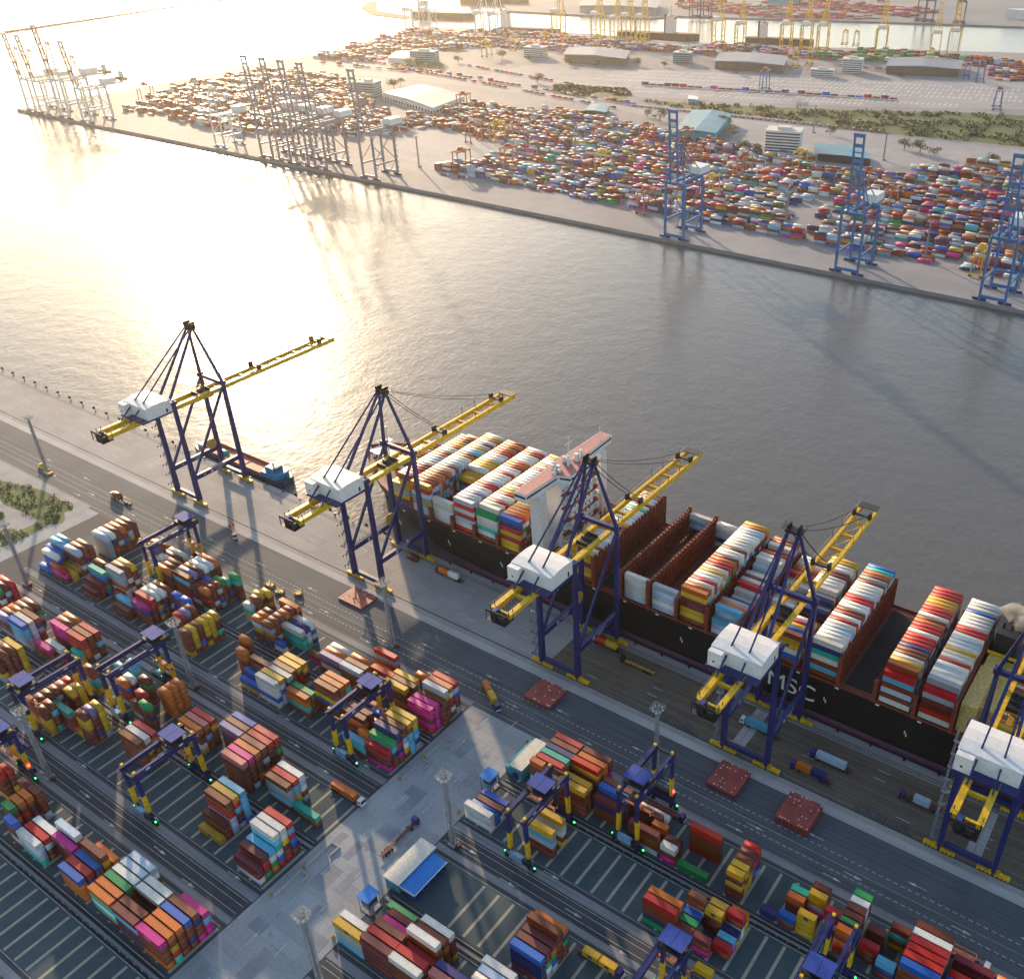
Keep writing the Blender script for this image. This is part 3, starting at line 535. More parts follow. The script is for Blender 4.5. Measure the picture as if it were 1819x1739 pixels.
# ---- all the others, near and far, as one mass with its paint in a colour attribute
def mass(rest):
    V = []; C = []
    def put(x0, x1, y0, y1, z0, z1, c, az=0.0, org=(0, 0)):
        V.append((x0, x1, y0, y1, z0, z1, az, org[0], org[1])); C.append(c)
    for i in rest:
        q = BOX[i]; Lb = 12.19 if q['n'] == 2 else 6.06
        put(q['x1']-Lb, q['x1'], q['y'], q['y']+2.44, q['z'], q['z']+2.58, q['c'])
    def inside(poly, u, v):
        c = False; n = len(poly)
        for i in range(n):
            (xa, ya), (xb, yb) = poly[i], poly[i-1]
            if (ya > v) != (yb > v) and u < (xb-xa)*(v-ya)/(yb-ya)+xa: c = not c
        return c
    def px(x, y):
        d = Vector((x, y, -HC)); zz_ = d.dot(FW); return d.dot(RT)/zz_*F+CX, d.dot(DN)/zz_*F+CY
    q = random.Random(5)
    yardC = [at(*p) for p in ((215, 196), (330, 152), (430, 132), (620, 136), (690, 170), (690, 212), (820, 192), (940, 194), (1050, 205), (1150, 232), (1330, 268), (1560, 300), (1819, 302), (1819, 506), (1480, 448), (1215, 395), (1150, 382), (950, 338), (775, 303), (930, 262), (765, 228), (650, 245), (420, 238), (300, 212))]
    holes = [[at(*p) for p in ((1180, 200), (1310, 205), (1310, 262), (1190, 255))], [at(*p) for p in ((1350, 225), (1450, 228), (1450, 285), (1350, 280))], [at(*p) for p in ((1440, 250), (1580, 255), (1640, 320), (1440, 300))], [at(*p) for p in ((670, 155), (815, 160), (790, 205), (660, 200))], [at(*p) for p in ((1385, 405), (1440, 350), (1480, 350), (1425, 420))]]
    cw = 'bbbbbbbbbddddwwwwwwwnnnnBBBrrrmmooolltgGcyk'
    cl = 'bbbbbbbddooorrwwwwlbbdg'
    prev = 'b'; j = 0; y0 = 874.0
    while y0 < 1330:
        x = -1625.0
        while x < 140:
            dens = .5+.5*math.sin(x*.021+j*1.7)*math.sin(x*.0063+j*.9); gap = q.random() < .05
            for r in range(6):
                y = y0+r*2.75
                if gap or not inside(yardC, x+6, y) or any(inside(h, x+6, y) for h in holes): continue
                h = int(dens*4.2+q.uniform(-.6, 1.6)); h = min(h, 5)
                if q.random() < .12: h = 0
                pal = cl if x < -900 else cw
                if q.random() < .35 and r > 0: cc = [prev]*6
                else: cc = [q.choice(pal) for _ in range(6)]
                prev = cc[0]
                for t_ in range(h): put(x, x+12.1, y, y+2.44, 2.6*t_, 2.6*t_+2.56, cc[t_] if q.random() < .6 else q.choice(pal))
            x += 12.9 if q.random() < .93 else 24
        y0 += 24.5 if j % 2 == 0 else 28.5
        j += 1
    # the terminal behind, turned a little
    az = R_(16.5); ca, sa = math.cos(az), math.sin(az); org = (-1700.0, 1400.0)
    yardD = [at(*p) for p in ((545, 104), (600, 92), (720, 58), (800, 57), (1050, 70), (1190, 82), (1420, 91), (1600, 96), (1700, 103), (1819, 108), (1819, 148), (1760, 146), (1745, 122), (1560, 112), (1400, 106), (1270, 100), (1120, 92), (1000, 92), (900, 88), (830, 86), (760, 94), (640, 110))]
    cv = 'bbbbbbrrddwwoomnBlw'; cvg = 'GGGGbbwwddbrG'
    ky = 0.0
    while ky < 900:
        kx = -300.0
        while kx < 1900:
            wx, wy = org[0]+kx*ca-ky*sa, org[1]+kx*sa+ky*ca
            if inside(yardD, wx, wy):
                u_, v_ = px(wx, wy); pal = cvg if 1445 < u_ < 1705 else cv
                h = int(1.8+1.7*math.sin(kx*.017+ky*.05)+q.uniform(0, 1.8)); h = min(5, max(0, h))
                for t_ in range(h): put(kx, kx+12.1, ky, ky+7.6, 2.6*t_, 2.6*t_+2.56, q.choice(pal), az, org)
            kx += 12.8
        ky += 8.2 if int(ky/8.2) % 3 else 20
    # wagons and box rows along the tracks
    for (a, b, h, dn) in ((at(640, 108), at(1142, 190), 2, .8), (at(700, 120), at(1100, 195), 1, .75), (at(830, 118), at(1130, 172), 1, .7), (at(1140, 152), at(1603, 179), 2, .97), (at(1200, 190), at(1819, 250), 1, .18), (at(560, 112), at(760, 131), 2, .6), (at(1480, 118), at(1730, 137), 1, .5)):
        d = Vector((b[0]-a[0], b[1]-a[1])); n = int(d.length/13.5); an = math.atan2(d.y, d.x)
        for k in range(n):
            if q.random() > dn: continue
            for t_ in range(1 if q.random() < .6 else h): put(k*13.5, k*13.5+12.2, -1.2, 1.2, 1.0+2.6*t_, 3.5+2.6*t_, q.choice('bbbddmrrnwB'), an, a)
    # the far side of the channel
    yardE = [at(*p) for p in ((1196, 6), (1560, 4), (1660, 24), (1575, 36), (1300, 32), (1215, 27))]
    ky = 0.0
    while ky < 1500:
        kx = 0.0
        while kx < 2600:
            wx, wy = -1500+kx*ca-ky*sa, 2350+kx*sa+ky*ca
            if inside(yardE, wx, wy) and math.sin(kx*.011+ky*.02) > -.55:
                h = int(q.uniform(0, 4.4))
                for t_ in range(h): put(kx, kx+22, ky, ky+9, 2.6*t_, 2.6*t_+2.56, q.choice('rrmbbdrnwk'), az, (-1500.0, 2350.0))
            kx += 23
        ky += 14
    A = np.array(V); n = len(A)
    xs = A[:, [0, 1, 1, 0, 0, 1, 1, 0]]; ys = A[:, [2, 2, 3, 3, 2, 2, 3, 3]]; zs = A[:, [4, 4, 4, 4, 5, 5, 5, 5]]
    c_, s_ = np.cos(A[:, 6:7]), np.sin(A[:, 6:7])
    co = np.stack([A[:, 7:8]+xs*c_-ys*s_, A[:, 8:9]+xs*s_+ys*c_, zs], -1).reshape(-1, 3)
    fq = np.array([(4, 5, 6, 7), (0, 1, 5, 4), (1, 2, 6, 5), (2, 3, 7, 6), (3, 0, 4, 7)])
    fc = (fq[None]+8*np.arange(n)[:, None, None]).reshape(-1)
    me = bpy.data.meshes.new('container_mass'); me.vertices.add(8*n); me.vertices.foreach_set('co', co.reshape(-1).astype(np.float32))
    me.loops.add(len(fc)); me.loops.foreach_set('vertex_index', fc.astype(np.int32))
    nf = 5*n; me.polygons.add(nf); me.polygons.foreach_set('loop_start', np.arange(nf, dtype=np.int32)*4)
    me.update(calc_edges=True); me.validate()
    nr = np.random.RandomState(3)
    base = np.array([PAL[c][0] for c in C])*nr.uniform(.75, 1.18, (n, 1))
    col = np.repeat(np.concatenate([np.clip(base, 0, 1), np.ones((n, 1))], 1), 20, 0)
    at_ = me.color_attributes.new('paint', 'FLOAT_COLOR', 'CORNER'); at_.data.foreach_set('color', col.reshape(-1).astype(np.float32))
    me.materials.append(M['contv'])
    o = link('container_stacks', me); o['kind'] = 'stuff'
    tag(o, 'mass of small many-coloured containers filling the far terminals and the lower tiers', 'shipping containers')
    print('containers in the mass:', n)

# ------------------------------------------------------------------ the near quay cranes
def sts_parts(root, num):
    W_, LY, WY = 9.6, -15.2, 15.3
    for sx in (-1, 1):
        for y in (LY, WY):
            b = MB(); b.beam((sx*W_, y, 2.6), (sx*W_, y, 16), 1.5, 3.0, w2=1.9, h2=2.3); b.beam((sx*W_, y, 16), (sx*W_, y, 62.5), 1.9, 2.2, w2=1.5, h2=1.8)
            b.box(sx*W_-1.3, sx*W_+1.3, y-1.4, y+1.4, 61.3, 63.4); b.build('leg', 'navy', root)
        b = MB().box(sx*W_-.75, sx*W_+.75, LY+1.2, WY-1.2, 15.2, 17.8); b.box(sx*W_-.9, sx*W_+.9, LY+1.2, WY-1.2, 17.8, 17.9)
        for y in np.arange(LY+2, WY-1, 2.4): b.box(sx*W_-.9, sx*W_-.82, y, y+.08, 17.9, 19.0)
        b.box(sx*W_-.9, sx*W_-.84, LY+1.2, WY-1.2, 18.95, 19.02); pb = b.build('portal_beam', 'navy', root)
        for side in (-1, 1):
            rot = (R_(90), 0, R_(90) if side > 0 else R_(-90))
            text('HUTCHISON\nPORTS', 1.25, 'text', (sx*W_+side*.77, 1.2, 16.5), rot, pb)
            e = MB().poly([(-.9, .1), (.2, .1), (.9, .8), (-.2, .8)], -.01, .01).poly([(-.9, -.8), (.2, -.8), (.9, -.1), (-.2, -.1)], -.01, .01).build('emblem', 'text', pb)
            e.location = (sx*W_+side*.78, 1.2-side*5.2, 16.5); e.rotation_euler = rot
            if num: text(num, 1.3, 'text', (sx*W_+side*.77, -8.8*side, 16.4), rot, pb)
        MB().beam((sx*W_, LY+1, 17.5), (sx*W_, WY-1, 59.5), 1.05, 1.15).build('diagonal_brace', 'navy', root)
        b = MB().beam((sx*W_, WY, 62.6), (sx*2.0, 10.4, 94), 1.3, 1.3, w2=.9, h2=.9); b.build('frame_leg', 'navy', root)
        b = MB().beam((sx*2.0, 10.4, 94), (sx*4.4, -15, 60), .9, .9, w2=1.15, h2=1.15); b.build('frame_brace', 'navy', root)
        g = MB().box(sx*3.6-.7, sx*3.6+.7, -50, 17.6, 55.2, 57.8)
        for y in range(-48, 18, 3): g.box(sx*5.0-.04, sx*5.0+.04, y, y+.08, 57.8, 58.9)
        g.box(sx*4.96, sx*5.04, -50, 17.6, 58.84, 58.92); g.box(sx*4.3 if sx > 0 else -5.05, 5.05 if sx > 0 else -4.3, -50, 17.6, 57.7, 57.8); g.build('main_girder', 'yellow', root)
        g = MB().box(sx*3.6-.65, sx*3.6+.65, 18.4, 99, 55.4, 57.7)
        for y in range(20, 98, 3): g.box(sx*4.9-.04, sx*4.9+.04, y, y+.08, 57.7, 58.8)
        g.box(sx*4.86, sx*4.94, 18.4, 99, 58.74, 58.82); g.build('boom_girder', 'yellow', root)
    b = MB()
    for y in (-49, -38, -26, 4): b.box(-2.9, 2.9, y-.4, y+.4, 55.6, 57.2)
    b.build('girder_tie', 'yellow', root)
    b = MB()
    for y in (20, 34, 48, 60, 72, 84, 98.4): b.box(-2.94, 2.94, y-.45, y+.45, 55.7, 57.2)
    for y0, y1 in ((48, 60), (60, 72), (72, 84)): b.beam((-2.9, y0, 56.4), (2.9, y1, 56.4), .35, .35)
    b.build('boom_tie', 'yellow', root)
    b = MB()
    for y in (43.6, 88): b.box(-4.4, 4.4, y-.5, y+.5, 57.9, 58.7); [b.box(s*3.6-.5, s*3.6+.5, y-1.3, y+1.3, 57.8, 60.6) for s in (-1, 1)]
    for s in (-1, 1):
        for y in (24, 27, 66, 76): b.tube((s*4.6, y, 57.6), (s*4.6, y, 61.5), .14, 5)
    b.box(-4.6, 4.6, 95, 99.6, 57.75, 58.0); b.build('stay_anchor', 'black', root)
    b = MB()
    for y, z in ((WY, 61.6),): b.box(-8.4, 8.4, y-.8, y+.8, z-.6, z+1.3)
    b.build('upper_beam', 'navy', root)
    MB().box(-8.4, 8.4, LY-.8, LY+.8, 59.6, 61.4).build('upper_beam', 'navy', root)
    for y in (LY, WY):
        b = MB().box(-8.4, 8.4, y-.8, y+.8, 2.9, 5.0); sb = b.build('sill_beam', 'navy', root)
        text('QC '+(num or '20'), .9, 'text', (0, y-.82, 4.0), (R_(90), 0, 0), sb) if num else None
        for sx in (-1, 1):
            b = MB().box(sx*W_-2.2, sx*W_+2.2, y-.55, y+.55, 1.9, 2.8)
            for d in (-3.1, 3.1):
                b.box(sx*W_+d-2.6, sx*W_+d+2.6, y-.75, y+.75, 1.0, 1.85)
                for e in (-2.1, -.7, .7, 2.1): b.tube((sx*W_+d+e, y-.5, .5), (sx*W_+d+e, y+.5, .5), .5, 10); b.box(sx*W_+d+e-.5, sx*W_+d+e+.5, y-.95, y-.65, .7, 1.6)
            b.build('bogie', 'yellow', root)
    b = MB().box(-3.2, 3.2, 9.2, 11.6, 93.2, 94.8); b.box(-4.2, 4.2, 8.4, 12.4, 94.85, 95.0)
    for s in (-1, 1):
        for k in (-1, 0, 1): b.tube((s*2.0-.25, 10.4+k*1.1, 95.8), (s*2.0+.25, 10.4+k*1.1, 95.8), 1.0, 10)
        for y in (8.4, 10.4, 12.4): b.box(s*4.2-.05, s*4.2+.05, y-.05, y+.05, 95, 96.4)
        b.box(s*4.2-.04, s*4.2+.04, 8.4, 12.4, 96.3, 96.4)
    b.build('apex_platform', 'black', root)
    for nm, pts in (('backstay', ((-37, 58.2),)), ('forestay', ((43.6, 60.3), (88, 60.3)))):
        for y, z in pts:
            for s in (-1, 1):
                b = MB(); p = Vector((s*2.0, 10.4, 95)); q = Vector((s*(3.6 if nm != 'backstay' else 3.9), y, z)); n = 6; pr = p
                for k in range(1, n+1):
                    t = k/n; c = p.lerp(q, t); c.z -= (0 if nm == 'backstay' else (q-p).length*.03)*4*t*(1-t)
                    if nm == 'forestay':
                        b.beam(pr+Vector((.18, 0, 0)), c+Vector((.18, 0, 0)), .16, .2); b.beam(pr-Vector((.18, 0, 0)), c-Vector((.18, 0, 0)), .16, .2)
                    else: b.beam(pr, c, .55, .55)
                    pr = c
                b.build(nm, 'navy' if nm == 'backstay' else 'cable', root)
    h = MB().box(-9.6, 9.8, -30.6, -16.6, 58.6, 65.2).box(-9.6, -4.2, -33.6, -30.6, 58.6, 65.0)
    h.add([(-9.9, -30.9, 65.2), (10.1, -30.9, 65.2), (10.1, -16.3, 65.2), (-9.9, -16.3, 65.2), (-9.9, -26, 65.9), (10.1, -26, 65.9), (10.1, -21, 65.9), (-9.9, -21, 65.9)], [(0, 1, 5, 4), (4, 5, 6, 7), (6, 2, 3, 7), (0, 4, 7, 3), (1, 2, 6, 5), (3, 2, 1, 0)])
    ho = h.build('machinery_house', 'white', root)
    MB().box(-7.6, -6.8, -33.64, -33.6, 60.5, 61.3).box(-4.2, -4.16, -32.8, -32.0, 61, 61.8).box(9.8, 9.84, -20, -19, 59, 61.2).build('window', 'glass', ho)
    MB().box(-10.2, 10.4, -34.2, -16.0, 57.9, 58.5).build('house_floor', 'navy', root)
    # stair tower up the landside leg
    b = MB(); x0, x1, y0, y1 = -13.4, -11.0, LY-2.2, LY+2.2; z = 3.0; k = 0
    while z < 57:
        b.box(x0, x1, y0 if k % 2 else y1-.9, y0+.9 if k % 2 else y1, z, z+.08)
        ya, yb = (y0+.9, y1-.9) if k % 2 else (y1-.9, y0+.9)
        b.beam((x0+.5, ya, z), (x0+.5, yb, z+3.0), .8, .12); b.beam((x1-.4, ya, z+1.1), (x1-.4, yb, z+4.1), .08, .08); b.beam((x0+.1, ya, z+1.1), (x0+.1, yb, z+4.1), .08, .08)
        yy = y0 if k % 2 else y1
        b.box(x0, x1, yy-.04, yy+.04, z+1.0, z+1.08); b.box(x0, x0+.08, yy-.4, yy+.4, z, z+1.1)
        b.box(x1, -W_-.9, LY-.2, LY+.2, z, z+.15)
        z += 3.0; k += 1
    b.build('stair_tower', 'stair', root)
    b = MB().tube((-8.2, 10.5, 21), (-7.6, 10.5, 21), 3.1, 24); b.tube((-8.5, 10.5, 21), (-7.3, 10.5, 21), .7, 12); b.build('cable_reel', 'gold', root)
    # tail platform, trolley and cab
    b = MB().box(-4.6, 4.6, -53.5, -47.6, 54.0, 54.2)
    for x in (-4.4, 4.4):
        for y in (-53.3, -50.5, -48): b.box(x-.12, x+.12, y-.12, y+.12, 54, 59.4)
    b.box(-4.6, 4.6, -53.4, -53.2, 58.2, 59.4); b.box(-3, -.5, -52.5, -49, 54.2, 57.6); b.box(.6, 3, -52.6, -49.5, 54.2, 56.6)
    for x in np.arange(-4.4, 4.5, 1.1): b.box(x-.04, x+.04, -53.5, -53.4, 54, 59.4)
    t = b.build('tail_platform', 'black', root); MB().box(-2.6, -.9, -52, -49.6, 57.6, 58.4).build('winch_cover', 'royal', t)
    b = MB().box(-2.8, 2.8, 3.0, 11.5, 57.0, 57.8)
    for y in (3.4, 7, 11): b.box(-2.8, 2.8, y-.3, y+.3, 57.8, 58.8)
    for x in (-2, 2):
        for y in (4.5, 9.5): b.tube((x, y, 53.8), (x, y, 57), .12, 5)
    for k in range(14): b.beam((rnd.uniform(-2.7, 2.7), rnd.uniform(3, 11), 57.8), (rnd.uniform(-2.7, 2.7), rnd.uniform(3, 11), 60.2), .12)
    t = b.build('trolley', 'black', root)
    MB().box(-3.2, -.8, 12, 15, 51.8, 54.6).build('cab', 'glass', t); MB().box(-1.3, 1.3, .5, 13, 53.2, 53.7).build('spreader', 'gold', t)
    b = MB()
    for k in range(9): b.beam((-3.2+k*.1, -30-k*1.9, 55.2), (-3.2+k*.1, -30.9-k*1.9, 52.6), .12); b.beam((-3.2, -30.9-k*1.9, 52.6), (-3.2, -31.9-k*1.9, 55.2), .12)
    b.build('festoon', 'cable', root)
STS = [(-456.5, 'navy and yellow quay crane above the empty berth and the small barge', '20'), (-315.5, 'navy and yellow quay crane over the bow of the black container ship', None), (-198.6, 'navy and yellow quay crane beside the white bridge of the container ship', None), (-108.2, 'navy and yellow quay crane over the middle of the ship, truck passing beneath', None), (-20.6, 'navy and yellow quay crane by the yellow funnel casing, cut by the picture edge', None)]
for x, lb, num in STS: sts_parts(thing('quay_crane', lb, 'crane', (x, 265.7, 0), 0, 'quay cranes along the near berth'), num)

# ------------------------------------------------------------------ yard gantry cranes
def make_rtg(label, ty, spz):
    r = thing('yard_gantry_crane', label, 'crane', (0, 0, 0), 0, 'rubber-tyred gantry cranes in the near yard')
    for sy in (-1, 1):
        y = sy*11.75
        s = MB().box(-6.4, 6.4, y-.5, y+.5, 1.9, 3.0); s.build('sill_beam', 'navy', r)
        for sx in (-1, 1):
            for d in (-1.1, 1.1):
                b = MB().tube((sx*5.0+d, y-.42, .8), (sx*5.0+d, y+.42, .8), .8, 14); b.build('wheel', 'rubber', r)
            b = MB().beam((sx*4.1, y, 3), (sx*3.6, y, 23.4), 1.0, 1.3, w2=1.1, h2=1.5); lg = b.build('leg', 'navy', r)
            MB().beam((sx*4.02, y, 6.2), (sx*3.8, y, 14.4), 1.16, 1.5, w2=1.2, h2=1.58).build('painted_band', 'yellow', lg)
            MB().box(sx*3.6-.5, sx*3.6+.5, y-.5, y+.5, 25.6, 26.4).build('lamp', 'yellow', lg)
        MB().tube((-6.9, y, 2.6), (-6.4, y, 2.6), .25, 8).build('signal_lamp', 'green_lamp', r); MB().tube((6.4, y-.3, 2.6), (6.9, y-.3, 2.6), .28, 8).build('signal_lamp', 'green_lamp', r)
    for sx in (-1, 1):
        b = MB().box(sx*3.6-.55, sx*3.6+.55, -13, 13, 23.5, 25.3); b.box(sx*5.0-.35, sx*5.0+.35, -13, 13, 23.9, 24.0)
        for y in np.arange(-13, 13.1, 2.6): b.box(sx*5.3-.04, sx*5.3+.04, y-.04, y+.04, 24, 25.1)
        b.box(sx*5.3-.04, sx*5.3+.04, -13, 13, 25.05, 25.13); g = b.build('girder', 'navy', r)
        for y in (-7, 6.5): MB().box(sx*4.16-.01, sx*4.16+.01, y-.8, y+.8, 24.1, 24.8).build('number_plate', 'text', g)
    MB().box(-3.0, 3.0, -12.9, -12.3, 23.7, 24.4).box(-3.0, 3.0, 12.3, 12.9, 23.7, 24.4).build('end_tie', 'black', r)
    b = MB().box(-3.4, 2.2, -13.6, -12.3, 3.1, 6.0); b.box(-3.0, 1.8, -12.3, -11.2, 3.1, 4.4); b.build('power_unit', 'ltblue', r)
    MB().box(2.4, 4.9, -13.3, -12.35, 3.1, 5.4).box(-4.8, 4.8, 12.4, 13.5, 3.05, 5.6).build('equipment_house', 'black', r)
    b = MB(); z = 3.2; k = 0
    while z < 22: b.beam((-5.6, 11.2 if k % 2 else 13.2, z), (-5.6, 13.2 if k % 2 else 11.2, z+2.2), .6, .1); z += 2.2; k += 1
    b.build('ladder', 'stair', r)
    t = MB().box(-4.3, 4.3, ty-3.4, ty+3.4, 25.4, 26.1)
    for x in (-3.9, 3.9):
        for y in (-3.1, 0, 3.1): t.box(x-.1, x+.1, ty+y-.1, ty+y+.1, 26.1, 28)
    t.box(-2.6, 2.6, ty-2.2, ty+2.2, 26.1, 27.4); tr = t.build('trolley', 'black', r)
    MB().poly([(-4.2, ty-3.2), (-.05, ty-3.2), (-.05, ty+3.2), (-4.2, ty+3.2)], 28.0, 28.25).poly([(.05, ty-3.2), (4.2, ty-3.2), (4.2, ty+3.2), (.05, ty+3.2)], 28.0, 28.25).build('roof', 'royal', tr)
    MB().box(-1.2, 1.2, ty+3.6, ty+5.8, 21.6, 24.0).build('cab', 'glass', tr)
    s = MB().box(-5.9, 5.9, ty-.45, ty+.45, spz, spz+.5)
    for x in (-5.7, 5.7): s.box(x-.2, x+.2, ty-1.2, ty+1.2, spz-.1, spz+.5)
    s.box(-1.6, 1.6, ty-.9, ty+.9, spz+.5, spz+1.5); sp = s.build('spreader', 'orange', tr)
    b = MB()
    for x in (-1.4, 1.4):
        for y in (-.8, .8): b.tube((x, ty+y, spz+1.4), (x*1.2, ty+y, 25.4), .05, 4)
    b.build('hoist_rope', 'cable', sp)
    return r
RTG = [(-397, 202.3, 10.0, 13, 1.10, 'yard gantry crane on the first yard row nearest the grassy corner'), (-331.8, 140, 11.0, 12, 1.10, 'yard gantry crane on the third yard row behind the light mast, grass side'),
       (-353.5, 115.4, -8.0, 17, 1.0, 'yard gantry crane with blue trolley roof beside the salmon-brown short containers'), (-335.8, 79.3, 9.0, 14, 1.0, 'yard gantry crane with red lamp on the fifth row at the picture edge'),
       (-279.2, 115.4, 6.5, 19, 1.0, 'yard gantry crane straddling the yellow stacks of the fourth yard row'), (-238.9, 175.4, 6.0, 15, 1.0, 'yard gantry crane beside the bright green container near the cross road'),
       (-151.6, 175.4, 2.2, 18, 1.0, 'yard gantry crane straddling yellow containers next to the blue kiosk'), (-124, 202.3, -5.2, 13, 1.10, 'yard gantry crane of the first row beside the purple truck cab'),
       (-82, 139.8, 12.0, 16, 1.05, 'yard gantry crane with near end cut off by the lower picture edge'), (-43, 175.4, -7.4, 17, 1.0, 'yard gantry crane at the four-high yellow stack, trolley at its near end')]
for i, (x, y, ty, spz, zs, lb) in enumerate(RTG):
    r = make_rtg(lb, ty, spz); r.location = (x, y, 0); r.scale = (1, 1, zs)
    if i in (3, 7): MB().tube((4.4, 11.75 if i == 3 else 11.9, 8.2), (5.1, 11.75, 8.2), .5, 8).build('warning_lamp', 'red_lamp', r)

# ------------------------------------------------------------------ light masts
def mast(label, x, y, h=36, first=[None]):
    if first[0] is None:
        r = thing('light_mast', label, 'light mast', (x, y, 0), 0, 'tall light masts of the terminal')
        b = MB()
        for k in range(4):
            sx, sy = ((-1, -1), (1, -1), (1, 1), (-1, 1))[k]; tx, ty = ((1, -1), (1, 1), (-1, 1), (-1, -1))[k]
            b.beam((sx*.85, sy*.85, .8), (sx*.5, sy*.5, h-1), .2)
            z = .8; q = 0
            while z < h-2.6:
                f0 = .85-.35*z/h; f1 = .85-.35*(z+1.8)/h
                a_, c_ = ((sx, sy), (tx, ty)) if q % 2 else ((tx, ty), (sx, sy))
                b.beam((a_[0]*f0, a_[1]*f0, z), (c_[0]*f1, c_[1]*f1, z+1.8), .1); b.beam((sx*f0, sy*f0, z), (tx*f0, ty*f0, z), .09); z += 1.8; q += 1
        b.box(-.35, .35, -.35, .35, .8, h-1); b.build('lattice_pole', 'grey', r)
        b = MB()
        for s in (-1, 1):
            b.box(-2.2, 2.2, s*2.1-.09, s*2.1+.09, h-1, h-.8); b.box(s*2.1-.09, s*2.1+.09, -2.2, 2.2, h-1, h-.8); b.box(-2.2, 2.2, s*2.1-.06, s*2.1+.06, h, h+.12); b.box(s*2.1-.06, s*2.1+.06, -2.2, 2.2, h, h+.12)
            b.box(-2.1, 2.1, s*.7-.06, s*.7+.06, h-1, h-.85); b.box(s*.7-.06, s*.7+.06, -2.1, 2.1, h-1, h-.85)
            for q in (-1, 1): b.box(s*2.1-.07, s*2.1+.07, q*2.1-.07, q*2.1+.07, h-1, h+.1)
        b.build('head_frame', 'grey', r)
        for k in range(8):
            a = k*math.pi/4+.3; MB().box(math.cos(a)*1.9-.35, math.cos(a)*1.9+.35, math.sin(a)*1.9-.35, math.sin(a)*1.9+.35, h-1.7, h-1.05).build('floodlight', 'white', r)
        MB().box(-1.5, 1.5, -1.5, 1.5, 0, .8).build('footing', 'concrete', r); MB().box(1.7, 3.1, -.8, .8, 0, 1.3).build('cabinet', 'deck', r)
        first[0] = r; return r
    return copy_tree(first[0], label, (x, y, 0))
for x, y, lb in ((-176.9, 156.9, 'lattice light mast on the lane beside the white-roofed canteen'), (-176, 94.6, 'lattice light mast by the cross road, base below the picture edge'), (-553.5, 224, 'light mast standing between two yellow bollard blocks beside the grass'),
                 (-272.9, 223.5, 'lattice light mast on the quay road below the second quay crane'), (-455.4, 157.5, 'light mast at the edge of the sandy pavement beside the bushes'), (-325.1, 156.9, 'light mast beside the yellow and brown short stacks on the third lane'),
                 (-133.2, 224.5, 'light mast on the quay road behind the right hand yard gantry'), (-328, 94.9, 'light mast on the fourth lane beside the striped empty bays')): mast(lb, x, y)
for x, y, lb in ((-400, 903, 'thin light mast among containers beyond the middle blue crane'), (-720, 985, 'thin light mast in the middle of the far container yard'), (-560, 1330, 'thin light mast beside the far teal warehouse'), (-250, 885, 'thin light mast behind the pink containers of the far yard'), (-880, 880, 'thin light mast on the bare paving near the grey cranes'), (-420, 1230, 'thin light mast on the far truck park')):
    mast(lb, x, y)

# ------------------------------------------------------------------ the container ship
ship = thing('container_ship', 'huge black-hulled container ship with white bridge moored along the near quay', 'ship', (0, 0, 0))
YC = 319.0
ST = [(-381, 1.0, .2, 25.0, -6), (-374, 9, .5, 24.5, -5), (-362, 17.5, 3, 23.5, -4), (-349, 24, 8, 22.5, -4), (-334, 28.6, 15, 21.6, -4), (-316, 30.9, 23, 20.6, -4), (-298, 31.2, 29, 20.0, -4), (-270, 31.3, 31.1, 19.6, -4), (-60, 31.3, 31.3, 19.6, -4), (20, 31.3, 29, 19.6, -4), (52, 30, 20, 19.6, -4)]
def hull(z_of, mi):
    b = MB()
    rows = []
    for x, hd, hw, zd, zw in ST:
        rows.append([z_of(x, hd, hw, zd, t) for t in (0, 1)])
    return rows
def ring(x, hd, hw, zd, z):
    t = max(0, min(1, (z+3.5)/(zd+3.5))); t = t**.75 if hw < 25 else t
    return hw+(hd-hw)*t
b = MB(); bt = MB()
lev = [-4.0, 1.6, 6, 10, 14.5, None]
for i in range(len(ST)-1):
    for j in range(len(lev)-1):
        for s in (-1, 1):
            q = []
            for k, jj in ((i, j), (i+1, j), (i+1, j+1), (i, j+1)):
                x, hd, hw, zd, zw = ST[k]; z = zd if lev[jj] is None else lev[jj]
                xs = x+(8*(1-(z+4)/(zd+4)) if k == 0 else 0)
                q.append((xs, YC+s*ring(x, hd, hw, zd, z), z))
            (bt if j == 0 else b).add(q, [(0, 1, 2, 3) if s < 0 else (3, 2, 1, 0)])
x, hd, hw, zd, zw = ST[-1]; b.add([(x, YC-hd, zd), (x, YC+hd, zd), (x, YC+hw, -4), (x, YC-hw, -4)], [(0, 1, 2, 3)])
hl = b.build('hull', 'hull', ship); bt.build('boot_top', 'boot', hl)
text('MSC', 11.5, 'text', (-106.5, 287.62, 10.0), (R_(90), 0, 0), hl)
b = MB()
for x in range(-330, 40, 34):
    b.box(x, x+.5, 287.55, 287.62, 10.2, 11.8); b.box(x+.7, x+1.2, 287.55, 287.62, 9.0, 10.6)
b.build('draught_mark', 'text', hl)
for x in range(-326, 40, 17):
    e = MB().box(x, x+1.6, 287.5, 287.64, 18.7, 19.4).build('side_plate', 'text', hl)
b = MB()
for i in range(len(ST)-1):
    (x0, h0, _, z0, _), (x1, h1, _, z1, _) = ST[i], ST[i+1]
    b.add([(x0, YC-h0, z0-.02), (x1, YC-h1, z1-.02), (x1, YC+h1, z1-.02), (x0, YC+h0, z0-.02)], [(0, 1, 2, 3)])
dk = b.build('deck', 'deck', ship)
b = MB()
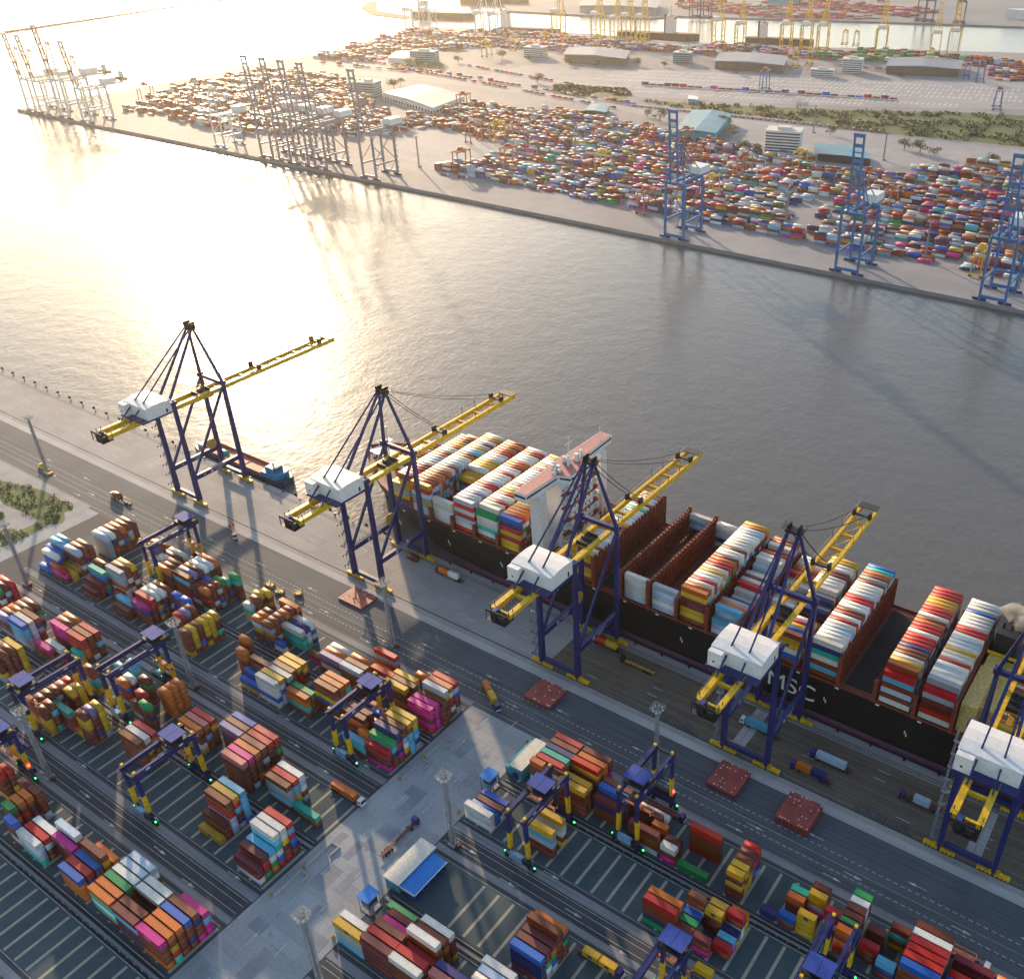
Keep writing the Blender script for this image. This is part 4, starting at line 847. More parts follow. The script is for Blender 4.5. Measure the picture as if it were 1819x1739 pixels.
for s in (-1, 1):
    for i in range(len(ST)-1):
        (x0, h0, _, z0, _), (x1, h1, _, z1, _) = ST[i], ST[i+1]
        b.beam((x0, YC+s*(h0-.2), z0+.5), (x1, YC+s*(h1-.2), z1+.5), .2, 1.1)
        if h1 > 20: b.beam((x0, YC+s*(h0-1.9), z0-.4), (x1, YC+s*(h1-1.9), z1-.4), 3.0, .9)
b.build('bulwark', 'lash', ship)
b = MB().box(-378, -352, YC-4, YC+4, 24.3, 25); b.tube((-366, YC, 24), (-366, YC, 42), .5, 8); b.box(-368, -364, YC-2.5, YC+2.5, 33, 33.5)
for k in range(6): b.tube((-372+k*3.2, YC-6+k, 24), (-372+k*3.2, YC-5+k, 25.6), .9, 8)
b.build('foremast', 'white', ship)
# near-black slabs paint the shade of open holds; hatch covers under the empty bays
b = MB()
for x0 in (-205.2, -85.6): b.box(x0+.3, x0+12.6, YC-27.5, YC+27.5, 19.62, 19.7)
b.build('hold_shade', 'drain', ship)
for x0 in (-190.2, -175.6):
    for q in range(4):
        y0 = YC-27+q*13.6; MB().box(x0, x0+12.2, y0, y0+13.2, 19.7, 20.42).build('hatch_cover', 'deck', ship)
# lashing bridges
LB = [(x0-1.55, 27) for x0 in (-333.6, -319.2, -305.0, -290.6, -276.2, -261.6)]+[(-248.6, 27), (-221.2, 27), (-206.6, 36.2), (-192.0, 34.8), (-177.4, 34.8), (-162.8, 31), (-147.9, 33), (-133.0, 31), (-118.4, 30), (-102.0, 31), (-87.4, 34.6), (-72.2, 30.5), (-56.4, 30.5), (-41.6, 34)]
for x, zt in LB:
    b = MB(); hw_ = 31.0 if x > -310 else (29.5 if x > -325 else 27)
    n = int(2*hw_/2.51)
    for k in range(n+1):
        y = YC-hw_+k*2*hw_/n
        b.box(x-.5, x-.3, y-.16, y+.16, 19.6, zt); b.box(x+.3, x+.5, y-.16, y+.16, 19.6, zt); b.box(x-.3, x+.3, y-.04, y+.04, 19.6, zt-.4)
        if k < n and zt > 33: b.beam((x-.45, y, 20.5), (x-.45, y+2.4, 25), .1); b.beam((x+.45, y, 25.5), (x+.45, y+2.4, 30), .1)
    z = 22.4
    while z < zt+.1:
        b.box(x-.62, x+.62, YC-hw_, YC+hw_, z-.12, z); b.box(x-.64, x-.6, YC-hw_, YC+hw_, z+.9, z+1.0); b.box(x+.6, x+.64, YC-hw_, YC+hw_, z+.9, z+1.0); z += 2.9
    if zt > 33: b.box(x-.08, x+.08, YC-hw_, YC+hw_, 20, zt-3)
    for s in (-1, 1): b.box(x-.75, x+.75, YC+s*hw_-.55, YC+s*hw_+.55, 19.6, zt+.4)
    b.build('lashing_bridge', 'lash', ship)
# bridge house
sp = thing('deckhouse', 'x', 'x', (0, 0, 0)); del sp['label'], sp['category']; sp.parent = ship
X0, X1 = -246.4, -234.6
b = MB().box(X0, X1-2, YC-14, YC+14, 19.6, 54.5).box(X0+1, X1, YC-9, YC+9, 19.6, 52)
for s in (-1, 1):
    b.box(X0+1.5, X1-4, YC+s*24.5-2.4, YC+s*24.5+2.4, 19.6, 54.5)
    b.box(X0+1, X1-5, YC+s*18-5, YC+s*18+5, 19.6, 27)
b.build('house_wall', 'white', sp)
for k in range(8):
    z = 24+k*3.7
    MB().box(X1-2, X1+.2, YC-14.6, YC-9, z-.15, z).box(X1-2, X1+.2, YC+9, YC+14.6, z-.15, z).box(X1-.1, X1+1.2, YC-13, YC+13, z-.15, z).build('walkway_deck', 'hatch' if k % 2 else 'white', sp)
w1 = MB()
for k in range(8):
    for y in range(-12, 13, 3):
        w1.box(X1+.0 if abs(y) < 9 else X1-2, X1+.04 if abs(y) < 9 else X1-1.96, YC+y-.55, YC+y+.55, 25+k*3.7, 26.1+k*3.7)
    for y in range(-12, 13, 3): w1.box(X0-.04, X0, YC+y-.55, YC+y+.55, 25+k*3.7, 26.1+k*3.7)
w1.build('window', 'glass', sp)
b = MB().poly([(X0-1, YC-34.5), (X1-6, YC-34.5), (X1-5, YC-12), (X1+1, YC-10), (X1+1, YC+10), (X1-5, YC+12), (X1-6, YC+34.5), (X0-1, YC+34.5), (X0-2, YC)], 54.5, 58.6)
wg = b.build('bridge_wing', 'white', sp)
b = MB()
for z0, z1 in ((56.6, 57.7),):
    for a_, c_ in (((X1-5.96, YC-34), (X1-5.06, YC-12.4)), ((X1-5.0, YC-11.9), (X1+1.0, YC-10.1)), ((X1+1.04, YC-9.6), (X1+1.04, YC+9.6)), ((X1-5.0, YC+11.9), (X1+1.0, YC+10.1)), ((X1-5.96, YC+34), (X1-5.06, YC+12.4))):
        b.beam((a_[0]+.02, a_[1], 57.1), (c_[0]+.02, c_[1], 57.1), .12, 1.0)
    b.box(X0-.9, X1-6.3, YC-34.56, YC-34.5, z0, z1)
b.build('window', 'glass', wg)
MB().poly([(X0-.6, YC-34.1), (X1-6.4, YC-34.1), (X1-5.4, YC-12), (X1+.6, YC-9.8), (X1+.6, YC+9.8), (X1-5.4, YC+12), (X1-6.4, YC+34.1), (X0-.6, YC+34.1), (X0-1.6, YC)], 58.62, 58.75).build('roof_deck', mat('deck_pink', (.50, .19, .17), .6), wg)
b = MB()
for k in range(20):
    x = rnd.uniform(X0+1, X1-6); y = YC+rnd.uniform(-14, 14); h = rnd.uniform(1, 3.5); b.box(x, x+rnd.uniform(.4, 2), y, y+rnd.uniform(.4, 2.2), 58.75, 58.75+h)
b.tube((X0+4, YC+1, 58.7), (X0+4, YC+1, 73), .45, 8, r2=.2); b.tube((X0+4, YC-2, 69), (X0+4, YC+4, 69), .15, 6); b.tube((X0+4, YC+27, 58.7), (X0+4, YC+27, 66), .2, 6)
for k in range(3): b.tube((X0+3+k*2, YC-9+k*8, 58.7), (X0+3+k*2, YC-9+k*8, 63.5), .7, 8, r2=.55)
for s in (-1, 1):
    for y in range(0, 35, 2): b.box(X0-.9, X0-.84, YC+s*y, YC+s*y+.06, 58.7, 59.8)
b.build('mast_gear', 'white', wg)
b = MB()
for k in range(40):
    p = (rnd.uniform(-232, -223), 288.5+rnd.uniform(0, 20), 19.8); b.beam(p, (p[0]+rnd.uniform(-2, 2), p[1]+rnd.uniform(-2, 3), 20+rnd.uniform(1.5, 5)), rnd.uniform(.15, .5))
b.tube((-231, 289, 23.5), (-224, 289, 23.5), .6, 8); b.tube((-230, 296, 19.7), (-224, 307, 30), .5, 8)
b.build('deck_gear', 'white', ship)
# funnel casing aft
cs = MB().box(-40.4, -34.6, 290.5, 326, 19.6, 33.5).box(-34.6, -29.0, 296, 344, 19.6, 30).build('engine_casing', mat('casing_yellow', (.62, .44, .13), .5), ship)
b = MB().poly([(-39.5, 327.5), (-30.5, 327.5), (-29.5, 331), (-29.5, 341), (-31, 344), (-39, 344), (-40.5, 341), (-40.5, 331)], 19.6, 42); fn = b.build('funnel', 'black', ship)
b = MB()
for k in range(5): b.tube((-38+k*1.6, 333+(k % 2)*3.5, 42), (-38+k*1.6, 333+(k % 2)*3.5, 44.2), .55, 8)
b.build('exhaust_pipe', 'black', fn); MB().box(-40.6, -29.4, 324.4, 325.4, 33.6, 34.4).box(-40.4, -39.6, 316, 326, 30, 33.5).build('rail', 'yellow', cs)
# steam over the funnel
sm, nt, pb = nodes('steam'); nt.nodes.remove(pb)
vs = nt.nodes.new('ShaderNodeVolumePrincipled'); vs.inputs['Color'].default_value = (.95, .95, .95, 1); vs.inputs['Anisotropy'].default_value = .3
dn = nt.nodes.new('ShaderNodeMath'); dn.operation = 'MULTIPLY'; dn.inputs[1].default_value = .9
L(nt, ramp(nt, noise(nt, .16, 5), .42, .7), dn.inputs[0]); L(nt, dn.outputs[0], vs.inputs['Density']); L(nt, vs.outputs[0], nt.nodes['Material Output'].inputs['Volume'])
M['steam'] = sm
def ellipsoid(b, c, r, n=12, m=8, j=.12, q=random.Random(4)):
    v = []; f = []
    for i in range(m+1):
        th = math.pi*i/m
        for k in range(n):
            ph = 2*math.pi*k/n; d = 1+q.uniform(-j, j)
            v.append((c[0]+r[0]*d*math.sin(th)*math.cos(ph), c[1]+r[1]*d*math.sin(th)*math.sin(ph), c[2]+r[2]*d*math.cos(th)))
    for i in range(m):
        for k in range(n): f.append((i*n+k, (i+1)*n+k, (i+1)*n+(k+1) % n, i*n+(k+1) % n))
    b.add(v, f)
b = MB(); ellipsoid(b, (-27, 333, 50), (13, 8, 6.5))
o = b.build('steam', 'steam'); o['kind'] = 'stuff'; tag(o, 'white steam drifting from the funnel of the black ship', 'steam')
# small barge at the empty berth
bg_ = thing('barge', 'small barge with open red hold and blue wheelhouse beside the first crane', 'barge', (0, 0, -3.5))
yb0, yb1 = 287.6, 300.6
MB().poly([(-506, yb0+2), (-500, yb0), (-430, yb0), (-427, yb0+3), (-427, yb1-3), (-430, yb1), (-500, yb1), (-506, yb1-2)], -1, 4.2).build('hull', mat('barge_hull', (.03, .07, .11), .45), bg_)
b = MB().box(-497, -444, yb0+1.2, yb0+1.5, 4.2, 5.8).box(-497, -444, yb1-1.5, yb1-1.2, 4.2, 5.8).box(-497.3, -497, yb0+1.2, yb1-1.2, 4.2, 5.8).box(-444, -443.7, yb0+1.2, yb1-1.2, 4.2, 5.8).rect(-497, -444, yb0+1.5, yb1-1.5, 4.24)
for x in (-486, -474, -462): b.box(x, x+.3, yb0+1.5, yb1-1.5, 4.24, 4.5)
b.build('hold', mat('hold_salmon', (.46, .12, .085), .6), bg_)
b = MB().poly([(-443, yb0+1), (-432, yb0+1), (-429.5, yb0+3.5), (-429.5, yb1-3.5), (-432, yb1-1), (-443, yb1-1)], 4.2, 7.4).box(-441, -434, yb0+3, yb1-3, 7.4, 9.8); h_ = b.build('wheelhouse', mat('barge_blue', (.02, .25, .42), .45), bg_)
MB().box(-441.04, -441, yb0+3.5, yb1-3.5, 8.2, 9.3).box(-434, -433.96, yb0+3.5, yb1-3.5, 8.2, 9.3).build('window', 'glass', h_)
MB().box(-440.5, -435, yb0+3.4, yb1-3.4, 9.8, 10.0).box(-438, -437, yb0+6, yb0+7, 10, 12).tube((-436, YC-24, 10), (-436, YC-24, 15), .1, 6).build('roof', 'white', h_)
t_ = MB().box(-503, -498, yb0+2.5, yb1-2.5, 4.2, 6.5).build('bow_deck', 'grey', bg_)
free(-478, 291.6, .8, 't', 1); BOX[-1]['label'] = 'short turquoise container standing in the open hold of the small barge'

# ------------------------------------------------------------------ trucks, covers, blocks on the ground
def truck(label, x, y, rz, cabm='white', chm='deck', ln=13.6):
    'cab at +x of its own axes; the trailer deck is 1.35 m up'
    r = thing('truck', label, 'truck', (x, y, 0), rz, 'terminal trucks')
    c = MB().add([(5.2, -1.2, .7), (7.4, -1.2, .7), (7.4, 1.2, .7), (5.2, 1.2, .7), (5.3, -1.2, 3.3), (7.0, -1.15, 3.3), (7.0, 1.15, 3.3), (5.3, 1.2, 3.3)], [(3, 2, 1, 0), (4, 5, 6, 7), (0, 1, 5, 4), (1, 2, 6, 5), (2, 3, 7, 6), (3, 0, 4, 7)]).build('cab', cabm, r)
    MB().add([(7.41, -1.05, 1.9), (7.41, 1.05, 1.9), (7.12, 1.02, 3.0), (7.12, -1.02, 3.0)], [(0, 1, 2, 3)]).box(5.6, 6.8, -1.215, -1.19, 2.0, 2.9).box(5.6, 6.8, 1.19, 1.215, 2.0, 2.9).build('windscreen', 'glass', c)
    MB().box(7.36, 7.5, -1.1, 1.1, .7, 1.3).build('bumper', 'white', c)
    b = MB().box(3.4-ln, 4.9, -.55, .55, .95, 1.3)
    for k in range(5): b.box(3.2-ln+k*(ln+1)/4.6, 3.55-ln+k*(ln+1)/4.6, -1.2, 1.2, 1.1, 1.34)
    b.box(2.0, 5.2, -.5, .5, .7, 1.0); b.build('chassis', chm, r)
    for xx in (6.4, 3.2, 5-ln, 6.4-ln, 7.8-ln):
        for s in (-1, 1): MB().tube((xx, s*.75, .52), (xx, s*1.2, .52), .52, 12).build('wheel', 'rubber', r)
    return r
PI = math.pi
def load(cx, y, c, n, label, z=1.36):
    Lb = 12.19 if n == 2 else 6.06
    free(cx+Lb/2, y-1.22, z, c, n); BOX[-1]['label'] = label
truck('truck on the quay road carrying one rust brown container, rear of trailer empty', -488, 228.4, PI); load(-489.6, 228.4, 'b', 1, 'short rust brown container riding on the truck on the quay road')
t = truck('red skeletal trailer truck driving towards the yard below the first crane', -408, 242, math.atan2(-10.5, 18.2), 'white', 'red')
truck('truck under the second crane carrying a brown and a white container', -287, 275.9, PI, 'purple'); load(-289.4, 275.9, 'o', 1, 'short orange-brown container on the truck beside the bow of the ship'); load(-283.0, 275.9, 'w', 1, 'short white container on the rear of the truck beside the bow')
truck('truck turning off the quay road with orange and yellow containers', -212, 220.6, math.atan2(-10.8, 19), 'purple'); 
a_ = math.atan2(-10.8, 19)
for d, c, lb in ((-6.4, 'o', 'short orange container on the turning truck, behind the yellow one'), (.1, 'y', 'short yellow container on the turning truck, next to its cab')):
    o = link('shipping_container', BODY[1]); o.rotation_euler = (0, 0, a_); ca, sa = math.cos(a_), math.sin(a_); o.location = (-212+ca*d+sa*1.22, 220.6+sa*d-ca*1.22, 1.36); o.color = (*PAL[c][0], 1); tag(o, lb, 'shipping container'); dd = link('door', DOOR[1], o); dd.color = o.color
truck('truck with empty maroon trailer standing on the concrete cross road', -194.4, 150.0, PI/2+.02, 'purple', 'deck', 15)
truck('truck with empty trailer between the third and fourth cranes', -173.5, 271.6, PI, 'black', 'gold')
truck('truck passing under the third crane with a red and a yellow container', -193, 275.8, PI, 'purple'); load(-195, 275.8, 'r', 1, 'short red container on the truck under the third crane'); load(-188.6, 275.8, 'y', 1, 'short yellow container on the truck under the third crane')
truck('truck under the fourth crane hauling a light blue container', -111.5, 267.4, PI); load(-110, 267.4, 'c', 2, 'long light blue container on the truck under the fourth crane')
truck('truck on the quay carrying the long white container', -80, 266.3, PI, 'purple'); load(-78.4, 266.3, 'l', 2, 'long pale container with dark lettering on the truck beside the hull')
truck('truck on the quay with a brown and a navy container', -84, 256.9, PI, 'purple'); load(-85.8, 256.9, 'o', 1, 'short rust-orange container on the truck nearest the quay road'); load(-79.3, 256.9, 'n', 1, 'short navy container on the rear of that same quay truck')
truck('truck on the quay left of the fifth crane with a pale container', -43.5, 266.1, PI, 'purple'); load(-42, 266.1, 'l', 1, 'short pale container on the truck left of the fifth crane')
truck('truck on the fourth lane carrying two yellow containers', -105.5, 147.9, 0, 'purple'); load(-103.4, 147.9, 'y', 1, 'short yellow container on the lane truck, next to its purple cab'); load(-109.9, 147.9, 'y', 1, 'short yellow container at the rear of the lane truck')
truck('truck carrying the orange flat rack along the quay road', -9, 213.4, 0, 'white', 'black')
truck('truck with brown container leaving the third yard row', -223.5, 151.3, 0); load(-226, 151.3, 'o', 2, 'long rust-orange container on the truck leaving the third yard row')
truck('truck with empty trailer beneath the first row yard crane', -119.5, 210.9, 0, 'purple', 'lash')
truck('truck with light blue box waiting under the third row yard crane', -337.5, 152.8, 0, 'purple', 'navy'); load(-339.5, 153.0, 'c', 1, 'short light blue container on the truck under the third row yard crane')
truck('empty purple trailer truck between the rows at the picture edge', -359, 98.8, PI, 'purple', 'purple')
load(-311.5, 276.9, 'd', 1, 'short maroon container standing on the quay under the second crane', .02)
load(-77.5, 163.6, 'y', 1, 'short yellow container standing alone in front of its row', .02)
fr = thing('flat_rack', 'orange empty flat rack with end frames on the quay road truck', 'flat rack', (-12.5, 213.4, 1.36))
b = MB().box(-6, 6, -1.2, 1.2, 0, .35)
for x in (-6, 5.8, -2, 2):
    for s in (-1.2, 1.0): b.box(x, x+.2, s, s+.2, .35, 2.6)
for x in (-6, 5.8): b.box(x, x+.2, -1.2, 1.2, 2.3, 2.6)
for s in (-1.2, 1.0): b.box(-6, 6, s, s+.2, 2.35, 2.6)
b.build('frame', 'orange', fr)
def hatch(label, x0, x1, y0, y1, n):
    r = thing('hatch_cover', label, 'hatch cover', ((x0+x1)/2, (y0+y1)/2, 0), 0, 'ship hatch covers lying on the quay road')
    w_, d_ = (x1-x0)/2, (y1-y0)/2
    for k in range(n):
        z = .15+k*1.05; q = (k % 2)*.25; b = MB()
        for s in range(3): b.box(-w_+q+s*2*w_/3+.06, -w_+q+(s+1)*2*w_/3-.06, -d_-q, d_-q, z, z+.8)
        b.box(-w_+q+.1, w_+q-.1, -d_+.1-q, d_-.1-q, z+.05, z+.72); p = b.build('panel', 'hatch', r)
    b = MB(); q = random.Random(int(x0))
    for k in range(26):
        x = -w_+.4+q.random()*2*(w_-.4); y = (-1 if q.random() < .5 else 1)*d_*q.choice((.55, .9, .92, .3)); b.box(x, x+.45, y, y+.4, z+.8, z+.95)
    b.build('stacking_cone', 'white', p)
hatch('orange-lit single hatch cover on the road left of the third crane', -319, -303, 233, 244, 1); hatch('stack of two hatch covers on the road under the third crane', -202, -188.5, 229, 241.5, 2)
hatch('stack of hatch covers on the road under the fourth crane', -114.5, -102, 230.3, 244, 2); hatch('hatch cover stack on the road between fourth and fifth cranes', -85, -71.8, 229.3, 243.4, 3)
for i, (x, y, lb) in enumerate(((-354.3, 221.8, 'ochre spreader block on the quay road farthest from the water'), (-346.1, 220.8, 'ochre spreader block on the quay road nearest the containers'), (-337.5, 224.9, 'ochre spreader block on the quay road nearest the hatch cover'))):
    r = thing('lifting_frame', lb, 'lifting frame', (x, y, 0), .4*i, 'ochre lifting frames on the quay road')
    b = MB().box(-2, 2, -1.2, 1.2, .3, 1.2)
    for sx in (-1.8, 1.4):
        for sy in (-1.6, 1.2): b.box(sx, sx+.4, sy, sy+.4, 0, 2.2)
    b.beam((-1.6, -1.4, 2.1), (1.6, 1.4, 2.1), .3); b.beam((-1.6, 1.4, 2.1), (1.6, -1.4, 2.1), .3); b.build('frame', 'gold', r)
for x, y, m_, lb in ((-558.6, 224.6, 'yellow', 'bright yellow tarpaulined machine beside the mast at the grass'), (-549.5, 222.6, 'gold', 'ochre steel pad lying beside the mast at the grass')):
    r = thing('steel_pad', lb, 'steel pad', (x, y, 0)); b = MB().box(-2.4, 2.4, -1.7, 1.7, .05, .9 if m_ == 'gold' else 1.2)
    if m_ == 'yellow': b.box(-1.7, 1.4, -1.3, 1.3, 1.2, 2.4); b.box(-1.0, .6, -.9, .9, 2.4, 3.0)
    else: b.box(-2.2, 2.2, -1.5, -1.2, .9, 1.2)
    b.build('plate', m_, r)
for i, (x, lb) in enumerate(((-143, 'row of grey lashing-bin racks left of the fourth crane'), (-92, 'row of grey lashing-bin racks right of the fourth crane'), (-52, 'row of grey lashing-bin racks left of the fifth crane'))):
    r = thing('lashing_rack', lb, 'lashing rack', (x, 251.8, 0), 0, 'lashing racks beside the crane rail'); b = MB()
    for k in range(14 if i != 1 else 7): b.box(-10+k*1.6, -8.8+k*1.6, -.7, .7, .1, .3); b.box(-10+k*1.6, -9.9+k*1.6, -.7, .7, .3, 1.5); b.box(-10+k*1.6, -8.8+k*1.6, -.72, -.62, 1.1, 1.5); b.box(-10+k*1.6, -8.8+k*1.6, .62, .72, 1.1, 1.5)
    b.build('frame', 'stair', r)
for x0, lb in ((-116.5, 'pale concrete bridging slab on the dark apron under the fourth crane'), (-22, 'pale concrete bridging slab on the dark apron under the fifth crane')):
    b = MB().rect(x0, x0+2.7, 253, 278, .06).rect(x0+2.9, x0+5.6, 253, 278, .06); o = b.build('service_path', 'stripe'); o['kind'] = 'structure'
# fenders and bollards on the near quay
f0 = None
for i, x in enumerate(range(-720, -330, 14)):
    if f0 is None:
        f0 = thing('fender', 'black rubber fender on the quay edge of the empty berth', 'fender', (x, 286.1, -1.2), 0, 'rubber fenders along the quay edge'); MB().tube((0, -.7, 0), (0, .8, 0), .9, 12).box(-1, 1, .8, 1.1, -1.3, 1.3).build('pad', 'rubber', f0)
    else: copy_tree(f0, 'black rubber fender on the quay edge of the empty berth', (x, 286.1, -1.2))
f0 = None
for i, x in enumerate(range(-713, 60, 14)):
    if f0 is None:
        f0 = MB().tube((0, 0, 0), (0, 0, .7), .35, 8).tube((0, 0, .7), (0, 0, .95), .6, 8).build('bollard', 'black'); f0.location = (x, 284.0, 0); tag(f0, 'squat black mooring bollard on the near quay edge', 'bollard', 'mooring bollards along the near quay')
    else: c = f0.copy(); COL.objects.link(c); c.location = (x, 284.0, 0)

# ------------------------------------------------------------------ buildings of the near yard
r = thing('canteen', 'long low building with cream flat roof and lower bright blue roof', 'building', (-178.4, 140.6, 0))
w_ = MB().box(-6.6, .2, -9, 9, 0, 4.8).build('wall', 'teal', r); MB().box(-7, .4, -9.4, 9.4, 4.8, 5.1).build('roof', 'cream', r)
w2 = MB().box(.6, 6.4, -8.3, 7.0, 0, 3.4).build('annexe_wall', 'royal', r); b = MB().add([(.4, -8.8, 4.3), (7, -8.8, 3.6), (7, 7.4, 3.6), (.4, 7.4, 4.3), (.4, -8.8, 4.5), (7, -8.8, 3.8), (7, 7.4, 3.8), (.4, 7.4, 4.5)], [(3, 2, 1, 0), (4, 5, 6, 7), (0, 1, 5, 4), (1, 2, 6, 5), (2, 3, 7, 6), (3, 0, 4, 7)]); rf = b.build('annexe_roof', 'bright', r)
MB().box(6.9, 7.06, -8.9, 7.5, 3.5, 3.9).box(.3, 7.06, -8.96, -8.8, 3.5, 4.5).build('gutter', 'white', rf)
for y in (-6, -3, 0, 3, 5.5): MB().box(6.4, 6.44, y-.9, y+.9, 1.2, 2.6).build('window', 'glass', w2)
for y in (-7, -4, -1, 2, 5): MB().box(-6.64, -6.6, y-.6, y+.6, 1.4, 2.8).build('window', 'glass', w_)
r = thing('gate_office', 'low turquoise office with cream flat roof at the end of the red containers', 'building', (-178.0, 201.5, 0))
w_ = MB().box(-2.6, 3.4, -8, 8, 0, 5.4).box(-4.6, -2.6, -8, 8, 0, 3.4).build('wall', 'teal', r); MB().box(-2.2, 3.8, -8.3, 8.3, 5.4, 5.7).build('roof', 'cream', r); MB().box(-1, 1.5, -8.04, -8, 0, 2.6).build('door', 'navy', w_)
for y in (-6, -3, 0, 3, 6): MB().box(-4.64, -4.6, y-.8, y+.8, 1.3, 2.6).build('window', 'glass', w_)
def kiosk(label, x, y):
    r = thing('control_kiosk', label, 'kiosk', (x, y, 0), 0, 'blue-roofed control kiosks'); b = MB()
    for sx in (-2.3, 2.3):
        for sy in (-2.4, 2.4): b.box(sx-.08, sx+.08, sy-.08, sy+.08, 0, 6.9)
    b.build('post', 'navy', r); MB().box(-2.7, 2.7, -2.8, 2.8, 6.9, 7.1).build('roof', 'bright', r)
    w_ = MB().box(-1.8, 1.8, -2.0, 2.0, 2.6, 5.4).box(-2.2, 2.2, -2.3, 2.3, 2.4, 2.6).build('cabin', 'ltblue', r); MB().box(-1.84, -1.8, -1.7, 1.7, 3.6, 4.9).box(1.8, 1.84, -1.7, 1.7, 3.6, 4.9).box(-1.5, 1.5, -2.04, -2.0, 3.6, 4.9).build('window', 'glass', w_)
    b = MB()
    for k in range(9): b.box(2.4+k*.28, 2.68+k*.28, -2.2, -1.2, 2.4-k*.27, 2.5-k*.27)
    b.build('stair', 'grey', r); MB().box(-2.6, 2.6, -2.6, 2.6, .04, .3).build('base', 'grey', r)
kiosk('blue-roofed kiosk on stilts beside the yellow container end', -183, 122.5); kiosk('blue-roofed kiosk on stilts next to the long white container', -182.8, 184.5)
# barriers at the ends of the rows
for x, y, lb in ((-213.6, 114, 'white angular concrete barrier at the end of the fifth yard row'), (-213.6, 128, 'white angular concrete barrier at the end of the fourth yard row'), (-213.4, 175, 'white angular concrete barrier at the end of the second yard row'), (-213.6, 55, 'white angular concrete barrier at the lower end of the yard'), (-213.4, 188.5, 'white angular concrete barrier by the dark skid marks')):
    r = thing('concrete_barrier', lb, 'barrier', (x, y, 0), 0, 'concrete barriers at the row ends'); MB().box(-.25, .25, -7, 5, 0, .9).box(-.25, 4, 5, 5.5, 0, .9).box(3.5, 4, 1, 5, 0, .9).build('wall', 'stripe', r); MB().box(-1.2, -.5, -7.6, -6.6, 0, 1.5).build('bumper_post', 'gold', r)
for x, y, lb in ((-184.5, 168.5, 'yellow buffer post by the long white container'), (-184.6, 107.5, 'yellow buffer post by the yellow container end'), (-184.6, 190.5, 'yellow buffer post by the turquoise office'), (-185, 210, 'yellow buffer post at the quay road corner'), (-186, 139, 'small ochre block beside the canteen')):
    r = thing('buffer_post', lb, 'buffer post', (x, y, 0), 0, 'yellow buffer posts'); MB().box(-.4, .4, -.5, .5, 0, 1.6).tube((0, 0, 1.6), (0, 0, 1.9), .3, 8).build('post', 'gold', r)

